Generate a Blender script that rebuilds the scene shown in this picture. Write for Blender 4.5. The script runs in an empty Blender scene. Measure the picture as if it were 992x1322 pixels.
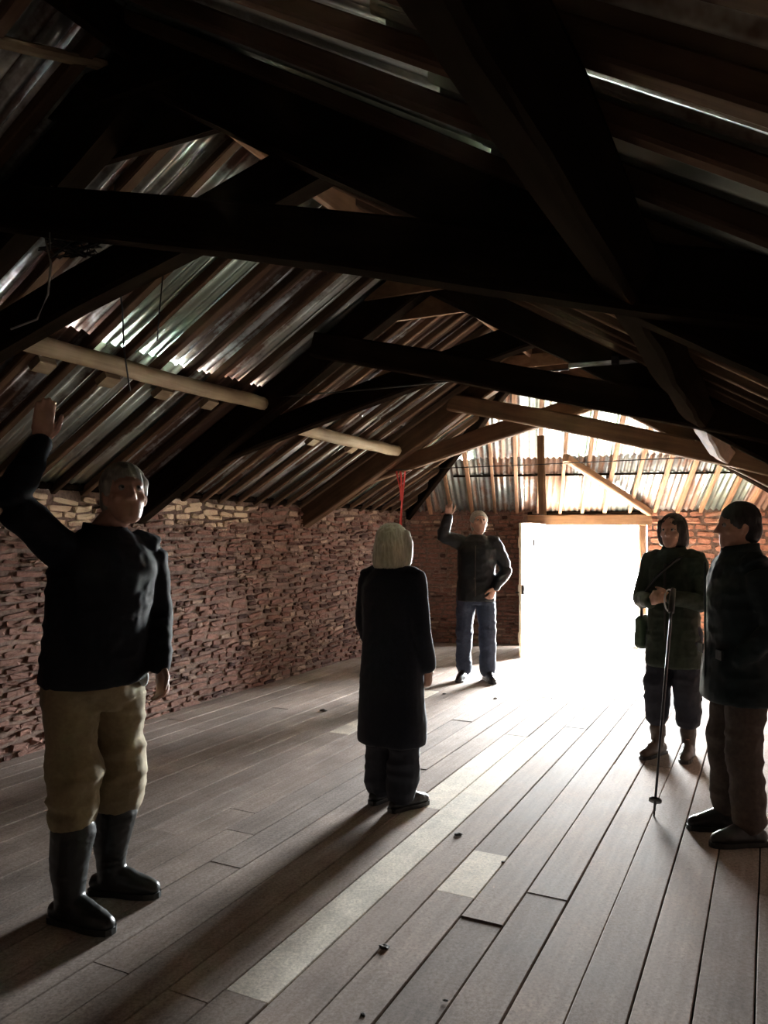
import bpy, bmesh, math, random
import numpy as np
from mathutils import Vector, Matrix, Euler

random.seed(7)
rng = np.random.default_rng(7)
scene = bpy.context.scene
C = scene.collection

# ------------------------------------------------------------------ camera, sky, exposure
CAM_Z = 1.55
cam_d = bpy.data.cameras.new('camera')
cam = bpy.data.objects.new('camera', cam_d); C.objects.link(cam)
cam.location = (0, 0, CAM_Z)
cam.rotation_euler = (math.pi / 2, 0, 0)
cam_d.sensor_fit = 'VERTICAL'
cam_d.sensor_height = 36.0
cam_d.lens = 36.0 * 1000.0 / 1322.0
cam_d.shift_y = 29.0 / 1322.0
cam_d.clip_start = 0.05
scene.camera = cam

world = bpy.data.worlds.new('overcast_sky'); scene.world = world
world.use_nodes = True
bg = world.node_tree.nodes['Background']
bg.inputs[0].default_value = (0.93, 0.98, 1.0, 1)
bg.inputs[1].default_value = 60.0

vs = scene.view_settings
vs.view_transform = 'Standard'; vs.look = 'None'; vs.gamma = 1.0
vs.use_curve_mapping = False
vs.exposure = 3.05
try:
    scene.cycles.use_denoising = True
    scene.cycles.max_bounces = 10
    scene.cycles.diffuse_bounces = 6
    scene.cycles.glossy_bounces = 4
    scene.cycles.sample_clamp_indirect = 12.0
    scene.cycles.caustics_reflective = True
except Exception:
    pass

# ------------------------------------------------------------------ building frame
TH = math.radians(26.5)
SU = Vector((math.sin(TH), math.cos(TH), 0))     # along the barn
SV = Vector((math.cos(TH), -math.sin(TH), 0))    # across the barn, to the right
UP = Vector((0, 0, 1))
def B(u, v, z=0.0): return SU * u + SV * v + UP * z
VL, VR, RV = -4.68, 0.54, -2.07
RZ, PITCH = 3.45, 0.60
WALL_H = 1.88
def roof_z(v): return RZ - PITCH * abs(v - RV)
RIDGE_END_U = 7.45
P1 = Vector((0.341, 11.18, 0)); P2 = Vector((5.68, 10.19, 0))
ED = (P2 - P1).normalized(); END_LEN = (P2 - P1).length
EN = Vector((-ED.y, ED.x, 0))            # outwards (away from camera)
if EN.y < 0: EN = -EN
def E(s, z=0.0, out=0.0): return P1 + ED * s + EN * out + UP * z
def s_at(px):                             # along the end wall, where a viewing direction meets it
    k = (px - 496) / 1000.0
    return (k * P1.y - P1.x) / (ED.x - k * ED.y)
DOOR_S0, DOOR_S1, DOOR_H = s_at(704), s_at(826), 1.665

# light portal only guides sampling of the sky through the doorway
pl = bpy.data.lights.new('doorway_sky_portal', 'AREA')
pl.shape = 'RECTANGLE'; pl.size = DOOR_S1 - DOOR_S0 + 0.1; pl.size_y = DOOR_H + 0.1
po = bpy.data.objects.new('doorway_sky_portal', pl); C.objects.link(po)
try: pl.cycles.is_portal = True
except Exception: pass
po.location = E((DOOR_S0 + DOOR_S1) / 2, DOOR_H / 2, 0.25)
po.rotation_euler = (-EN).to_track_quat('-Z', 'Y').to_euler()

# ------------------------------------------------------------------ materials
MATS = {}
def new_mat(name):
    m = bpy.data.materials.new(name); m.use_nodes = True
    MATS[name] = m
    nt = m.node_tree
    return m, nt, nt.nodes['Principled BSDF']
def N(nt, t, **kw):
    n = nt.nodes.new(t)
    for k, v in kw.items(): setattr(n, k, v)
    return n
def ramp(nt, stops, fac=None):
    r = N(nt, 'ShaderNodeValToRGB')
    el = r.color_ramp.elements
    while len(el) > 1: el.remove(el[-1])
    el[0].position = stops[0][0]; el[0].color = (*stops[0][1], 1)
    for p, c in stops[1:]:
        e = el.new(p); e.color = (*c, 1)
    if fac is not None: nt.links.new(fac, r.inputs[0])
    return r
def mix(nt, fac, a, b, mode='MIX'):
    m = N(nt, 'ShaderNodeMix', data_type='RGBA', blend_type=mode)
    for s, i in ((fac, 0), (a, 6), (b, 7)):
        if isinstance(s, (int, float)): m.inputs[i].default_value = s
        elif isinstance(s, tuple): m.inputs[i].default_value = (*s, 1)
        else: nt.links.new(s, m.inputs[i])
    return m.outputs[2]
def noise(nt, scale, coord='Object', stretch=(1, 1, 1), detail=4, rough=0.6):
    if coord == 'World': src = N(nt, 'ShaderNodeNewGeometry').outputs['Position']
    else: src = N(nt, 'ShaderNodeTexCoord').outputs[coord]
    mp = N(nt, 'ShaderNodeMapping'); mp.inputs['Scale'].default_value = stretch
    nt.links.new(src, mp.inputs[0])
    n = N(nt, 'ShaderNodeTexNoise')
    n.inputs['Scale'].default_value = scale; n.inputs['Detail'].default_value = detail
    n.inputs['Roughness'].default_value = rough
    nt.links.new(mp.outputs[0], n.inputs['Vector'])
    return n.outputs[0]
def bump(nt, p, h, strength=0.3, dist=0.01):
    b = N(nt, 'ShaderNodeBump'); b.inputs['Strength'].default_value = strength
    b.inputs['Distance'].default_value = dist
    nt.links.new(h, b.inputs['Height']); nt.links.new(b.outputs[0], p.inputs['Normal'])
def simple(name, c1, c2=None, rough=0.8, metal=0.0, scale=20, stretch=(1, 1, 1), bmp=0.2, bd=0.004, spec=0.5, coord='Object', sheen=0.0):
    m, nt, p = new_mat(name)
    c2 = c2 or tuple(x * 0.7 for x in c1)
    n = noise(nt, scale, coord, stretch)
    r = ramp(nt, [(0.3, c2), (0.7, c1)], n)
    nt.links.new(r.outputs[0], p.inputs['Base Color'])
    p.inputs['Roughness'].default_value = rough; p.inputs['Metallic'].default_value = metal
    p.inputs['Specular IOR Level'].default_value = spec
    if sheen: p.inputs['Sheen Weight'].default_value = sheen
    if bmp: bump(nt, p, n, bmp, bd)
    return m
def wood(name, c1, c2, rough=0.75, rand=0.3, bmp=0.35, coarse=3.0, spec=0.4, specks=None):
    """grain runs along the local X axis"""
    m, nt, p = new_mat(name)
    g = noise(nt, 14, 'Object', (0.12, 1.6, 1.6), 6, 0.65)
    r = ramp(nt, [(0.28, c2), (0.72, c1)], g)
    w = noise(nt, coarse, 'World', (1, 1, 1), 3, 0.6)
    rw = ramp(nt, [(0.3, (0.72, 0.70, 0.68)), (0.7, (1.12, 1.1, 1.08))], w)
    col = mix(nt, 1.0, r.outputs[0], rw.outputs[0], 'MULTIPLY')
    oi = N(nt, 'ShaderNodeObjectInfo')
    ro = ramp(nt, [(0, (1 - rand,) * 3), (0.5, (1, 0.97, 0.95)), (1, (1 + rand, 1 + rand * 0.9, 1 + rand * 0.85))], oi.outputs['Random'])
    col = mix(nt, 1.0, col, ro.outputs[0], 'MULTIPLY')
    if specks:
        gr = noise(nt, 75, 'World', (1, 1, 1), 4, 0.8)
        grr = ramp(nt, [(0.3, (0.62, 0.60, 0.58)), (0.7, (1.38, 1.38, 1.38))], gr)
        col = mix(nt, 1.0, col, grr.outputs[0], 'MULTIPLY')
        sn = noise(nt, 28, 'World', (1, 1, 1), 5, 0.7)
        sr = ramp(nt, [(0.60, (0, 0, 0)), (0.74, (0.7, 0.7, 0.7))], sn)
        col = mix(nt, sr.outputs[0], col, specks)
    nt.links.new(col, p.inputs['Base Color'])
    rr = N(nt, 'ShaderNodeMapRange'); nt.links.new(w, rr.inputs[0])
    rr.inputs[3].default_value = rough - 0.12; rr.inputs[4].default_value = rough + 0.12
    nt.links.new(rr.outputs[0], p.inputs['Roughness'])
    p.inputs['Specular IOR Level'].default_value = spec
    bump(nt, p, g, bmp, 0.003)
    return m

wood('floor_board', (0.43, 0.37, 0.335), (0.29, 0.24, 0.212), 0.86, 0.14, 0.5, 2.2, 0.12, (0.13, 0.10, 0.085))
wood('pale_board', (0.88, 0.83, 0.74), (0.74, 0.69, 0.60), 0.85, 0.06, 0.4, 5.0, 0.12, (0.34, 0.29, 0.23))
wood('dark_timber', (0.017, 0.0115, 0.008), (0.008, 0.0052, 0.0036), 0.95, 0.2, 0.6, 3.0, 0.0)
wood('rafter_timber', (0.13, 0.085, 0.058), (0.06, 0.038, 0.026), 0.9, 0.45, 0.5, 2.0, 0.0)
wood('brown_timber', (0.15, 0.088, 0.052), (0.075, 0.043, 0.026), 0.88, 0.15, 0.5, 3.0, 0.08)
wood('warm_timber', (0.33, 0.20, 0.12), (0.19, 0.11, 0.065), 0.85, 0.15, 0.5, 3.0, 0.12)
wood('pale_timber', (0.42, 0.34, 0.23), (0.26, 0.20, 0.13), 0.85, 0.12, 0.5, 3.0, 0.12)
wood('door_board', (0.74, 0.70, 0.55), (0.56, 0.50, 0.34), 0.6, 0.06, 0.3, 6.0, 0.4)

def sheet_mat(name, zinc, rust_lo, rust_hi, rust_amount, rough):
    m, nt, p = new_mat(name)
    oi = N(nt, 'ShaderNodeObjectInfo')
    n1 = noise(nt, 1.6, 'World', (1, 1, 1), 6, 0.7)
    n2 = noise(nt, 9.0, 'Object', (1.7, 0.05, 0.6), 3, 0.55)
    add = N(nt, 'ShaderNodeMath', operation='ADD'); nt.links.new(n1, add.inputs[0]); nt.links.new(n2, add.inputs[1])
    sub = N(nt, 'ShaderNodeMath', operation='MULTIPLY_ADD')
    nt.links.new(oi.outputs['Random'], sub.inputs[0]); sub.inputs[1].default_value = 0.5
    nt.links.new(add.outputs[0], sub.inputs[2])
    mask = N(nt, 'ShaderNodeMapRange'); nt.links.new(sub.outputs[0], mask.inputs[0])
    mask.inputs[1].default_value = 1.45 - rust_amount; mask.inputs[2].default_value = 1.62 - rust_amount
    rr = ramp(nt, [(0.3, rust_lo), (0.7, rust_hi)], n2)
    tint = ramp(nt, [(0, (0.85, 1.0, 0.88)), (0.4, (1, 1, 1)), (0.7, (0.95, 1.0, 1.08)), (1, (1.05, 0.97, 0.92))], oi.outputs['Random'])
    zc = ramp(nt, [(0.25, tuple(c * 0.75 for c in zinc)), (0.75, zinc)], n2)
    zt = mix(nt, 1.0, zc.outputs[0], tint.outputs[0], 'MULTIPLY')
    col = mix(nt, mask.outputs[0], zt, rr.outputs[0])
    nt.links.new(col, p.inputs['Base Color'])
    met = N(nt, 'ShaderNodeMapRange'); nt.links.new(mask.outputs[0], met.inputs[0])
    met.inputs[3].default_value = 0.9; met.inputs[4].default_value = 0.1
    nt.links.new(met.outputs[0], p.inputs['Metallic'])
    rg = N(nt, 'ShaderNodeMapRange'); nt.links.new(mask.outputs[0], rg.inputs[0])
    rg.inputs[3].default_value = rough; rg.inputs[4].default_value = 0.7
    nt.links.new(rg.outputs[0], p.inputs['Roughness'])
    bump(nt, p, n2, 0.15, 0.003)
    return m
sheet_mat('zinc_sheet', (0.76, 0.78, 0.77), (0.05, 0.025, 0.017), (0.15, 0.08, 0.05), 0.33, 0.30)
sheet_mat('rusty_sheet', (0.10, 0.085, 0.06), (0.035, 0.020, 0.010), (0.075, 0.045, 0.022), 0.55, 0.6)
sheet_mat('clean_sheet', (0.84, 0.88, 0.78), (0.10, 0.06, 0.035), (0.22, 0.14, 0.08), 0.08, 0.40)
sheet_mat('hip_sheet', (0.50, 0.53, 0.50), (0.16, 0.08, 0.05), (0.34, 0.21, 0.14), 0.26, 0.45)

def stone_mat(name, stops, lime):
    m, nt, p = new_mat(name)
    geo = N(nt, 'ShaderNodeNewGeometry')
    r = ramp(nt, stops, geo.outputs['Random Per Island'])
    n = noise(nt, 22, 'World', (1, 1, 1), 5, 0.7)
    rn = ramp(nt, [(0.25, (0.6, 0.58, 0.56)), (0.75, (1.25, 1.22, 1.2))], n)
    col = mix(nt, 1.0, r.outputs[0], rn.outputs[0], 'MULTIPLY')
    # old limewash flaking along the top of the wall and mortar smears
    sep = N(nt, 'ShaderNodeSeparateXYZ'); nt.links.new(geo.outputs['Position'], sep.inputs[0])
    zr = N(nt, 'ShaderNodeMapRange'); nt.links.new(sep.outputs[2], zr.inputs[0])
    zr.inputs[1].default_value = 1.50; zr.inputs[2].default_value = 1.72
    zr.inputs[3].default_value = 0.0; zr.inputs[4].default_value = 0.42
    n3 = noise(nt, 4.0, 'World', (1, 1, 1), 6, 0.75)
    nl = noise(nt, 0.9, 'World', (1, 1, 1), 3, 0.6)
    nm_ = N(nt, 'ShaderNodeMapRange'); nt.links.new(nl, nm_.inputs[0]); nm_.inputs[1].default_value = 0.40; nm_.inputs[2].default_value = 0.62
    zm = N(nt, 'ShaderNodeMath', operation='MULTIPLY'); nt.links.new(zr.outputs[0], zm.inputs[0]); nt.links.new(nm_.outputs[0], zm.inputs[1])
    dt = N(nt, 'ShaderNodeVectorMath', operation='DOT_PRODUCT'); nt.links.new(geo.outputs['Position'], dt.inputs[0]); dt.inputs[1].default_value = SU
    acc = None
    for (ua, ub) in ((5.0, 6.3), (2.9, 4.35)):
        r0 = N(nt, 'ShaderNodeMapRange'); nt.links.new(dt.outputs['Value'], r0.inputs[0]); r0.inputs[1].default_value = ua; r0.inputs[2].default_value = ua + 0.15
        r1_ = N(nt, 'ShaderNodeMapRange'); nt.links.new(dt.outputs['Value'], r1_.inputs[0]); r1_.inputs[1].default_value = ub + 0.03; r1_.inputs[2].default_value = ub
        mu = N(nt, 'ShaderNodeMath', operation='MULTIPLY'); nt.links.new(r0.outputs[0], mu.inputs[0]); nt.links.new(r1_.outputs[0], mu.inputs[1])
        if acc is None: acc = mu.outputs[0]
        else:
            ad = N(nt, 'ShaderNodeMath', operation='ADD'); nt.links.new(acc, ad.inputs[0]); nt.links.new(mu.outputs[0], ad.inputs[1]); acc = ad.outputs[0]
    mx = N(nt, 'ShaderNodeMath', operation='MAXIMUM'); nt.links.new(acc, mx.inputs[0])
    hf = N(nt, 'ShaderNodeMath', operation='MULTIPLY'); nt.links.new(nm_.outputs[0], hf.inputs[0]); hf.inputs[1].default_value = 0.45
    nt.links.new(hf.outputs[0], mx.inputs[1]); nt.links.new(mx.outputs[0], zm.inputs[1])
    a = N(nt, 'ShaderNodeMath', operation='ADD'); nt.links.new(zm.outputs[0], a.inputs[0]); nt.links.new(n3, a.inputs[1])
    lm = N(nt, 'ShaderNodeMapRange'); nt.links.new(a.outputs[0], lm.inputs[0])
    lm.inputs[1].default_value = 0.68; lm.inputs[2].default_value = 0.86; lm.inputs[4].default_value = lime
    col = mix(nt, lm.outputs[0], col, (0.56, 0.42, 0.28))
    nt.links.new(col, p.inputs['Base Color'])
    p.inputs['Roughness'].default_value = 0.85; p.inputs['Specular IOR Level'].default_value = 0.3
    bump(nt, p, n, 0.9, 0.012)
    return m
stone_mat('rubble_stone', [(0, (0.055, 0.026, 0.020)), (0.3, (0.13, 0.060, 0.045)), (0.55, (0.21, 0.105, 0.078)), (0.8, (0.19, 0.125, 0.098)), (1, (0.36, 0.25, 0.19))], 0.85)
stone_mat('red_brick', [(0, (0.20, 0.075, 0.05)), (0.4, (0.33, 0.14, 0.09)), (0.75, (0.42, 0.21, 0.14)), (1, (0.50, 0.32, 0.22))], 0.3)
m, nt, p = new_mat('mortar')
n = noise(nt, 30, 'World', (1, 1, 1), 6, 0.7)
n2 = noise(nt, 2.5, 'World', (1, 1, 1), 4, 0.6)
r1 = ramp(nt, [(0.3, (0.085, 0.052, 0.042)), (0.7, (0.24, 0.165, 0.13))], n)
r2 = ramp(nt, [(0.3, (0.6, 0.55, 0.52)), (0.7, (1.2, 1.15, 1.1))], n2)
nt.links.new(mix(nt, 1.0, r1.outputs[0], r2.outputs[0], 'MULTIPLY'), p.inputs['Base Color'])
p.inputs['Roughness'].default_value = 0.95; bump(nt, p, n, 0.7, 0.01)

simple('ground', (0.34, 0.33, 0.30), (0.26, 0.25, 0.22), 0.9, scale=3, coord='World')
simple('dark_subfloor', (0.03, 0.025, 0.02), rough=0.95)
simple('navy_wool', (0.010, 0.012, 0.020), (0.006, 0.007, 0.012), 0.9, scale=60, bmp=0.3, bd=0.002, spec=0.25, sheen=0.15)
simple('black_nylon', (0.010, 0.011, 0.013), (0.005, 0.006, 0.007), 0.6, scale=35, bmp=0.25, bd=0.003, spec=0.3)
simple('navy_shell', (0.008, 0.010, 0.015), (0.005, 0.006, 0.009), 0.8, scale=30, bmp=0.25, bd=0.003, spec=0.2)
simple('waxed_green', (0.030, 0.042, 0.026), (0.014, 0.020, 0.012), 0.65, scale=25, bmp=0.25, bd=0.003, spec=0.25)
simple('dark_green_shell', (0.010, 0.020, 0.022), (0.006, 0.012, 0.013), 0.65, scale=25, bmp=0.25, bd=0.003, spec=0.25)
simple('bag_green', (0.05, 0.085, 0.04), (0.03, 0.05, 0.025), 0.6, scale=40)
simple('khaki_cotton', (0.31, 0.245, 0.135), (0.24, 0.185, 0.10), 0.85, scale=50, bmp=0.25, bd=0.003, sheen=0.1)
simple('denim', (0.032, 0.045, 0.08), (0.018, 0.025, 0.048), 0.8, scale=60, bmp=0.25, bd=0.002)
simple('dark_trousers', (0.016, 0.018, 0.028), (0.010, 0.011, 0.018), 0.8, scale=50)
simple('brown_trousers', (0.07, 0.052, 0.04), (0.045, 0.032, 0.025), 0.85, scale=50)
simple('rubber', (0.018, 0.020, 0.018), (0.010, 0.011, 0.010), 0.38, scale=15, bmp=0.1)
simple('black_leather', (0.014, 0.013, 0.012), (0.008, 0.008, 0.007), 0.4, scale=30)
simple('brown_leather', (0.075, 0.048, 0.028), (0.04, 0.025, 0.015), 0.5, scale=30)
simple('white_cloth', (0.62, 0.64, 0.66), (0.5, 0.52, 0.54), 0.8, scale=40)
simple('grey_hair', (0.36, 0.34, 0.29), (0.20, 0.19, 0.16), 0.5, scale=90, stretch=(1, 1, 0.12), bmp=0.5)
simple('blond_hair', (0.66, 0.60, 0.45), (0.36, 0.31, 0.21), 0.45, scale=90, stretch=(1, 1, 0.10), bmp=0.6, sheen=0.5)
simple('dark_hair', (0.035, 0.026, 0.018), (0.018, 0.013, 0.009), 0.45, scale=90, stretch=(1, 1, 0.12), bmp=0.5)
simple('black_hair', (0.012, 0.010, 0.009), (0.006, 0.005, 0.005), 0.45, scale=90, stretch=(1, 1, 0.12), bmp=0.5)
m, nt, p = new_mat('skin')
n = noise(nt, 25, 'Object', (1, 1, 1), 4, 0.6)
nt.links.new(ramp(nt, [(0.3, (0.40, 0.21, 0.15)), (0.7, (0.52, 0.30, 0.22))], n).outputs[0], p.inputs['Base Color'])
p.inputs['Roughness'].default_value = 0.5
simple('eye_white', (0.30, 0.28, 0.26), rough=0.35, bmp=0)
simple('iris', (0.03, 0.025, 0.02), rough=0.2, bmp=0)
simple('pole_metal', (0.06, 0.06, 0.065), rough=0.35, metal=0.6, bmp=0)
simple('iron', (0.05, 0.045, 0.04), rough=0.6, metal=0.6, scale=40)
simple('white_conduit', (0.75, 0.76, 0.76), rough=0.35, bmp=0)
simple('red_tape', (0.62, 0.05, 0.045), (0.5, 0.035, 0.03), rough=0.5, bmp=0)
simple('cable_black', (0.02, 0.02, 0.02), rough=0.5, bmp=0)
simple('cable_pale', (0.5, 0.48, 0.45), rough=0.5, bmp=0)
simple('debris', (0.05, 0.04, 0.03), (0.03, 0.022, 0.016), rough=0.9)
simple('pale_stone', (0.6, 0.56, 0.5), (0.45, 0.4, 0.34), rough=0.9)

# ------------------------------------------------------------------ helpers
def tag(o, label=None, cat=None, group=None, kind=None):
    if label: o['label'] = label
    if cat: o['category'] = cat
    if group: o['group'] = group
    if kind: o['kind'] = kind
    return o
def link(name, me, mat=None, parent=None, loc=None, smooth=False):
    o = bpy.data.objects.new(name, me); C.objects.link(o)
    if mat is not None and not me.materials: me.materials.append(MATS[mat])
    if smooth: me.polygons.foreach_set('use_smooth', [True] * len(me.polygons))
    if parent is not None: o.parent = parent
    if loc is not None: o.location = loc
    return o
def empty(name, loc=(0, 0, 0), rz=0.0):
    o = bpy.data.objects.new(name, None); C.objects.link(o)
    o.location = loc; o.rotation_euler = (0, 0, rz); o.empty_display_size = 0.1
    return o
def mesh(name, verts, faces):
    me = bpy.data.meshes.new(name); me.from_pydata([tuple(v) for v in verts], [], faces); me.update(); return me
def vn(P, scale, seed=0):
    """vectorised value noise in [-1, 1]"""
    Q = np.asarray(P, float) * scale + 31.7 * (seed + 1)
    I = np.floor(Q).astype(np.int64); F = Q - I; F = F * F * (3 - 2 * F)
    out = 0
    for dx in (0, 1):
        for dy in (0, 1):
            for dz in (0, 1):
                h = ((I[:, 0] + dx) * 374761393 + (I[:, 1] + dy) * 668265263 + (I[:, 2] + dz) * 2147483647 + seed * 1013) & 0x7fffffff
                h = (h ^ (h >> 13)) * 1274126177 & 0x7fffffff
                val = ((h ^ (h >> 16)) & 0xffff) / 32767.5 - 1
                w = (F[:, 0] if dx else 1 - F[:, 0]) * (F[:, 1] if dy else 1 - F[:, 1]) * (F[:, 2] if dz else 1 - F[:, 2])
                out = out + w * val
    return out
def frame_from(x_dir, up=UP):
    x = x_dir.normalized(); y = up.cross(x)
    if y.length < 1e-5: y = Vector((0, 1, 0)).cross(x)
    y.normalize(); z = x.cross(y)
    return Matrix((x, y, z)).transposed()
def beam(name, p0, p1, w, d, mat, parent=None, base=Vector((0, 0, 0)), up=UP, rough=0.006, segs=8, cham=0.014, bow=0.0, round_=False):
    """hewn timber from p0 to p1 (centre line), local X along it, width w, depth d"""
    p0 = Vector(p0); p1 = Vector(p1); L = (p1 - p0).length
    R = frame_from(p1 - p0, up)
    if round_:
        prof = [(w / 2 * math.cos(a), d / 2 * math.sin(a)) for a in np.linspace(0, 2 * math.pi, 11)[:-1]]
    else:
        a, b, c = w / 2, d / 2, min(cham, w / 3, d / 3)
        prof = [(a, -b + c), (a, b - c), (a - c, b), (-a + c, b), (-a, b - c), (-a, -b + c), (-a + c, -b), (a - c, -b)]
    n = len(prof); vs_, fs = [], []
    for i in range(segs + 1):
        t = i / segs
        oy = bow * math.sin(math.pi * t)
        jy, jz = (random.uniform(-rough, rough) for _ in range(2))
        for (y, z) in prof:
            vs_.append((t * L, y + jy + random.uniform(-rough, rough) * 0.5, z + oy + jz + random.uniform(-rough, rough) * 0.5))
    for i in range(segs):
        for k in range(n):
            k2 = (k + 1) % n
            fs.append((i * n + k, (i + 1) * n + k, (i + 1) * n + k2, i * n + k2))
    fs.append(tuple(range(n))); fs.append(tuple(range((segs + 1) * n - 1, segs * n - 1, -1)))
    o = link(name, mesh(name, vs_, fs), mat, parent)
    M = R.to_4x4(); M.translation = p0 - base
    o.matrix_local = M
    if round_: o.data.polygons.foreach_set('use_smooth', [True] * len(o.data.polygons))
    return o
def boxm(name, lo, hi, bev=0.0):
    bm = bmesh.new(); bmesh.ops.create_cube(bm, size=1)
    for v in bm.verts:
        v.co = Vector([lo[i] + (v.co[i] + 0.5) * (hi[i] - lo[i]) for i in range(3)])
    if bev: bmesh.ops.bevel(bm, geom=bm.edges[:], offset=bev, segments=1, affect='EDGES')
    me = bpy.data.meshes.new(name); bm.to_mesh(me); bm.free(); return me
def tube(name, pts, r, mat, parent=None, base=Vector((0, 0, 0)), n=6):
    pts = [Vector(p) - base for p in pts]; vs_, fs = [], []
    for i, p in enumerate(pts):
        t = (pts[min(i + 1, len(pts) - 1)] - pts[max(i - 1, 0)]).normalized()
        Rm = frame_from(t, UP if abs(t.z) < 0.9 else Vector((1, 0, 0)))
        for k in range(n):
            a = 2 * math.pi * k / n
            vs_.append(p + Rm @ Vector((0, r * math.cos(a), r * math.sin(a))))
    for i in range(len(pts) - 1):
        for k in range(n):
            k2 = (k + 1) % n
            fs.append((i * n + k, i * n + k2, (i + 1) * n + k2, (i + 1) * n + k))
    fs.append(tuple(range(n - 1, -1, -1))); fs.append(tuple(range((len(pts) - 1) * n, len(pts) * n)))
    o = link(name, mesh(name, vs_, fs), mat, parent, smooth=True)
    if parent is None:
        o.location = base
    return o

# ================================================================== SETTING
# ------------------------------------------------------------------ ground outside and floor
me = mesh('ground', [(-60, -60, -0.12), (60, -60, -0.12), (60, 60, -0.12), (-60, 60, -0.12)], [(0, 1, 2, 3)])
tag(link('ground', me, 'ground'), 'pale sunlit ground outside the open door', kind='structure')

floor = empty('floor'); tag(floor, 'wide worn timber floorboards running the length of the barn', kind='structure')
def quad_prism(name, pts, z0, z1):
    n_ = len(pts)
    v = [(p.x, p.y, z0) for p in pts] + [(p.x, p.y, z1) for p in pts]
    f = [tuple(range(n_ - 1, -1, -1)), tuple(range(n_, 2 * n_))] + [(i, (i + 1) % n_, n_ + (i + 1) % n_, n_ + i) for i in range(n_)]
    return mesh(name, v, f)
link('subfloor', quad_prism('subfloor', [B(-2.6, VL - 0.3), B(-2.6, VR + 0.3), E(END_LEN + 0.3, 0, 0.05), E(-0.3, 0, 0.05)], -0.10, -0.035), 'dark_subfloor', floor)
BW = 0.18
def end_u(v):      # where the end wall stands for a given v
    a = P1.dot(SV); b = P2.dot(SV); t = (v - a) / (b - a)
    return P1.dot(SU) * (1 - t) + P2.dot(SU) * t
def plank(u0, u1, v0, v1, mat):
    L = u1 - u0; g = 0.0025
    dz = random.uniform(-0.0025, 0.002)
    segs = max(2, int(L / 0.6)); ch = 0.003
    vs_, fs = [], []
    w = v1 - v0
    prof = [(g, -0.03), (g, -ch), (g + ch, 0), (w - g - ch, 0), (w - g, -ch), (w - g, -0.03)]
    for i in range(segs + 1):
        x = 0.002 + (L - 0.004) * i / segs
        j = random.uniform(-0.0015, 0.0015)
        for (y, z) in prof: vs_.append((x, -(y + j), z + dz))
    n_ = len(prof)
    for i in range(segs):
        for k in range(n_ - 1):
            fs.append((i * n_ + k, i * n_ + k + 1, (i + 1) * n_ + k + 1, (i + 1) * n_ + k))
    fs.append(tuple(range(n_ - 1, -1, -1))); fs.append(tuple(range(segs * n_, (segs + 1) * n_)))
    o = link('floor_plank', mesh('floor_plank', vs_, fs), mat, floor)
    Rm = Matrix((SU, -SV, UP)).transposed().to_4x4(); Rm.translation = B(u0, v0)
    o.matrix_local = Rm
    return o
STRIP_V = -1.665
kmin = math.floor((VL - 0.2 - STRIP_V) / BW); kmax = math.ceil((VR + 0.1 - STRIP_V) / BW)
for k in range(kmin, kmax):
    v0 = STRIP_V + k * BW; v1 = v0 + BW
    uend = min(end_u(v0), end_u(v1)) + 0.10
    forced = []                                         # (u0, u1) replaced boards, paler
    if k == 0: forced = [(2.12, 4.35), (4.35, 5.80)]
    if k == -1: forced = [(4.05, 5.80)]
    if k == 2: forced = [(3.12, 3.60)]
    if k == -8: forced = [(5.25, 7.1)]
    cuts = [(-2.6, None)]
    u = -2.6; segs_ = []
    bounds = sorted(forced)
    def fill(a, b):
        x = a
        while x < b - 1e-6:
            nx = x + random.uniform(1.6, 3.6)
            if b - nx < 0.6: nx = b
            segs_.append((x, min(nx, b), 'floor_board')); x = min(nx, b)
    pos = -2.6
    for (a, b) in bounds:
        fill(pos, a); segs_.append((a, b, 'pale_board')); pos = b
    fill(pos, uend)
    for (a, b, mt) in segs_: plank(a, b, v0, v1, mt)

# ------------------------------------------------------------------ walls
def wall_core(name, pts, z0, z1, label):
    o = link(name, quad_prism(name, pts, z0, z1), 'mortar')
    return tag(o, label, kind='structure')
wl = wall_core('wall_left', [B(-2.6, VL), B(10.1, VL), B(10.6, VL - 0.5), B(-2.6, VL - 0.5)], -0.1, WALL_H + 0.03, 'long wall of dark red rubble stone with flaking limewash along the top')
# end wall with the doorway: one mesh in three blocks
def multi(name, prisms, mat):
    vs_, fs = [], []
    for pts, z0, z1 in prisms:
        b = len(vs_); n_ = len(pts)
        vs_ += [(p.x, p.y, z0) for p in pts] + [(p.x, p.y, z1) for p in pts]
        fs += [tuple(b + i for i in range(n_ - 1, -1, -1)), tuple(b + i for i in range(n_, 2 * n_))]
        fs += [(b + i, b + (i + 1) % n_, b + n_ + (i + 1) % n_, b + n_ + i) for i in range(n_)]
    return link(name, mesh(name, vs_, fs), mat)
def eq(s0, s1, o0=0.0, o1=0.5): return [E(s0, 0, o0), E(s1, 0, o0), E(s1, 0, o1), E(s0, 0, o1)]
we = multi('wall_end', [(eq(-0.6, DOOR_S0 - 0.10), -0.1, WALL_H + 0.03), ([E(DOOR_S1 + 0.10, 0, 0), E(END_LEN + 0.6, 0, 0), E(END_LEN + 0.6, 0, 0.5), E(DOOR_S1 + 0.55, 0, 0.5)], -0.1, WALL_H + 0.03),  # right reveal splayed outward, shaped to let daylight in from further right
                        (eq(DOOR_S0 - 0.1, DOOR_S1 + 0.6, 0.12, 0.5), DOOR_H + 0.14, WALL_H + 0.03)], 'mortar')
tag(we, 'red brick and stone end wall around the bright doorway', kind='structure')
wall_core('wall_right', [B(-2.6, VR), B(11.6, VR), B(11.6, VR + 0.5), B(-2.6, VR + 0.5)], -0.1, WALL_H + 0.03, 'rubble wall along the right side beyond the picture edge')
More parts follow.
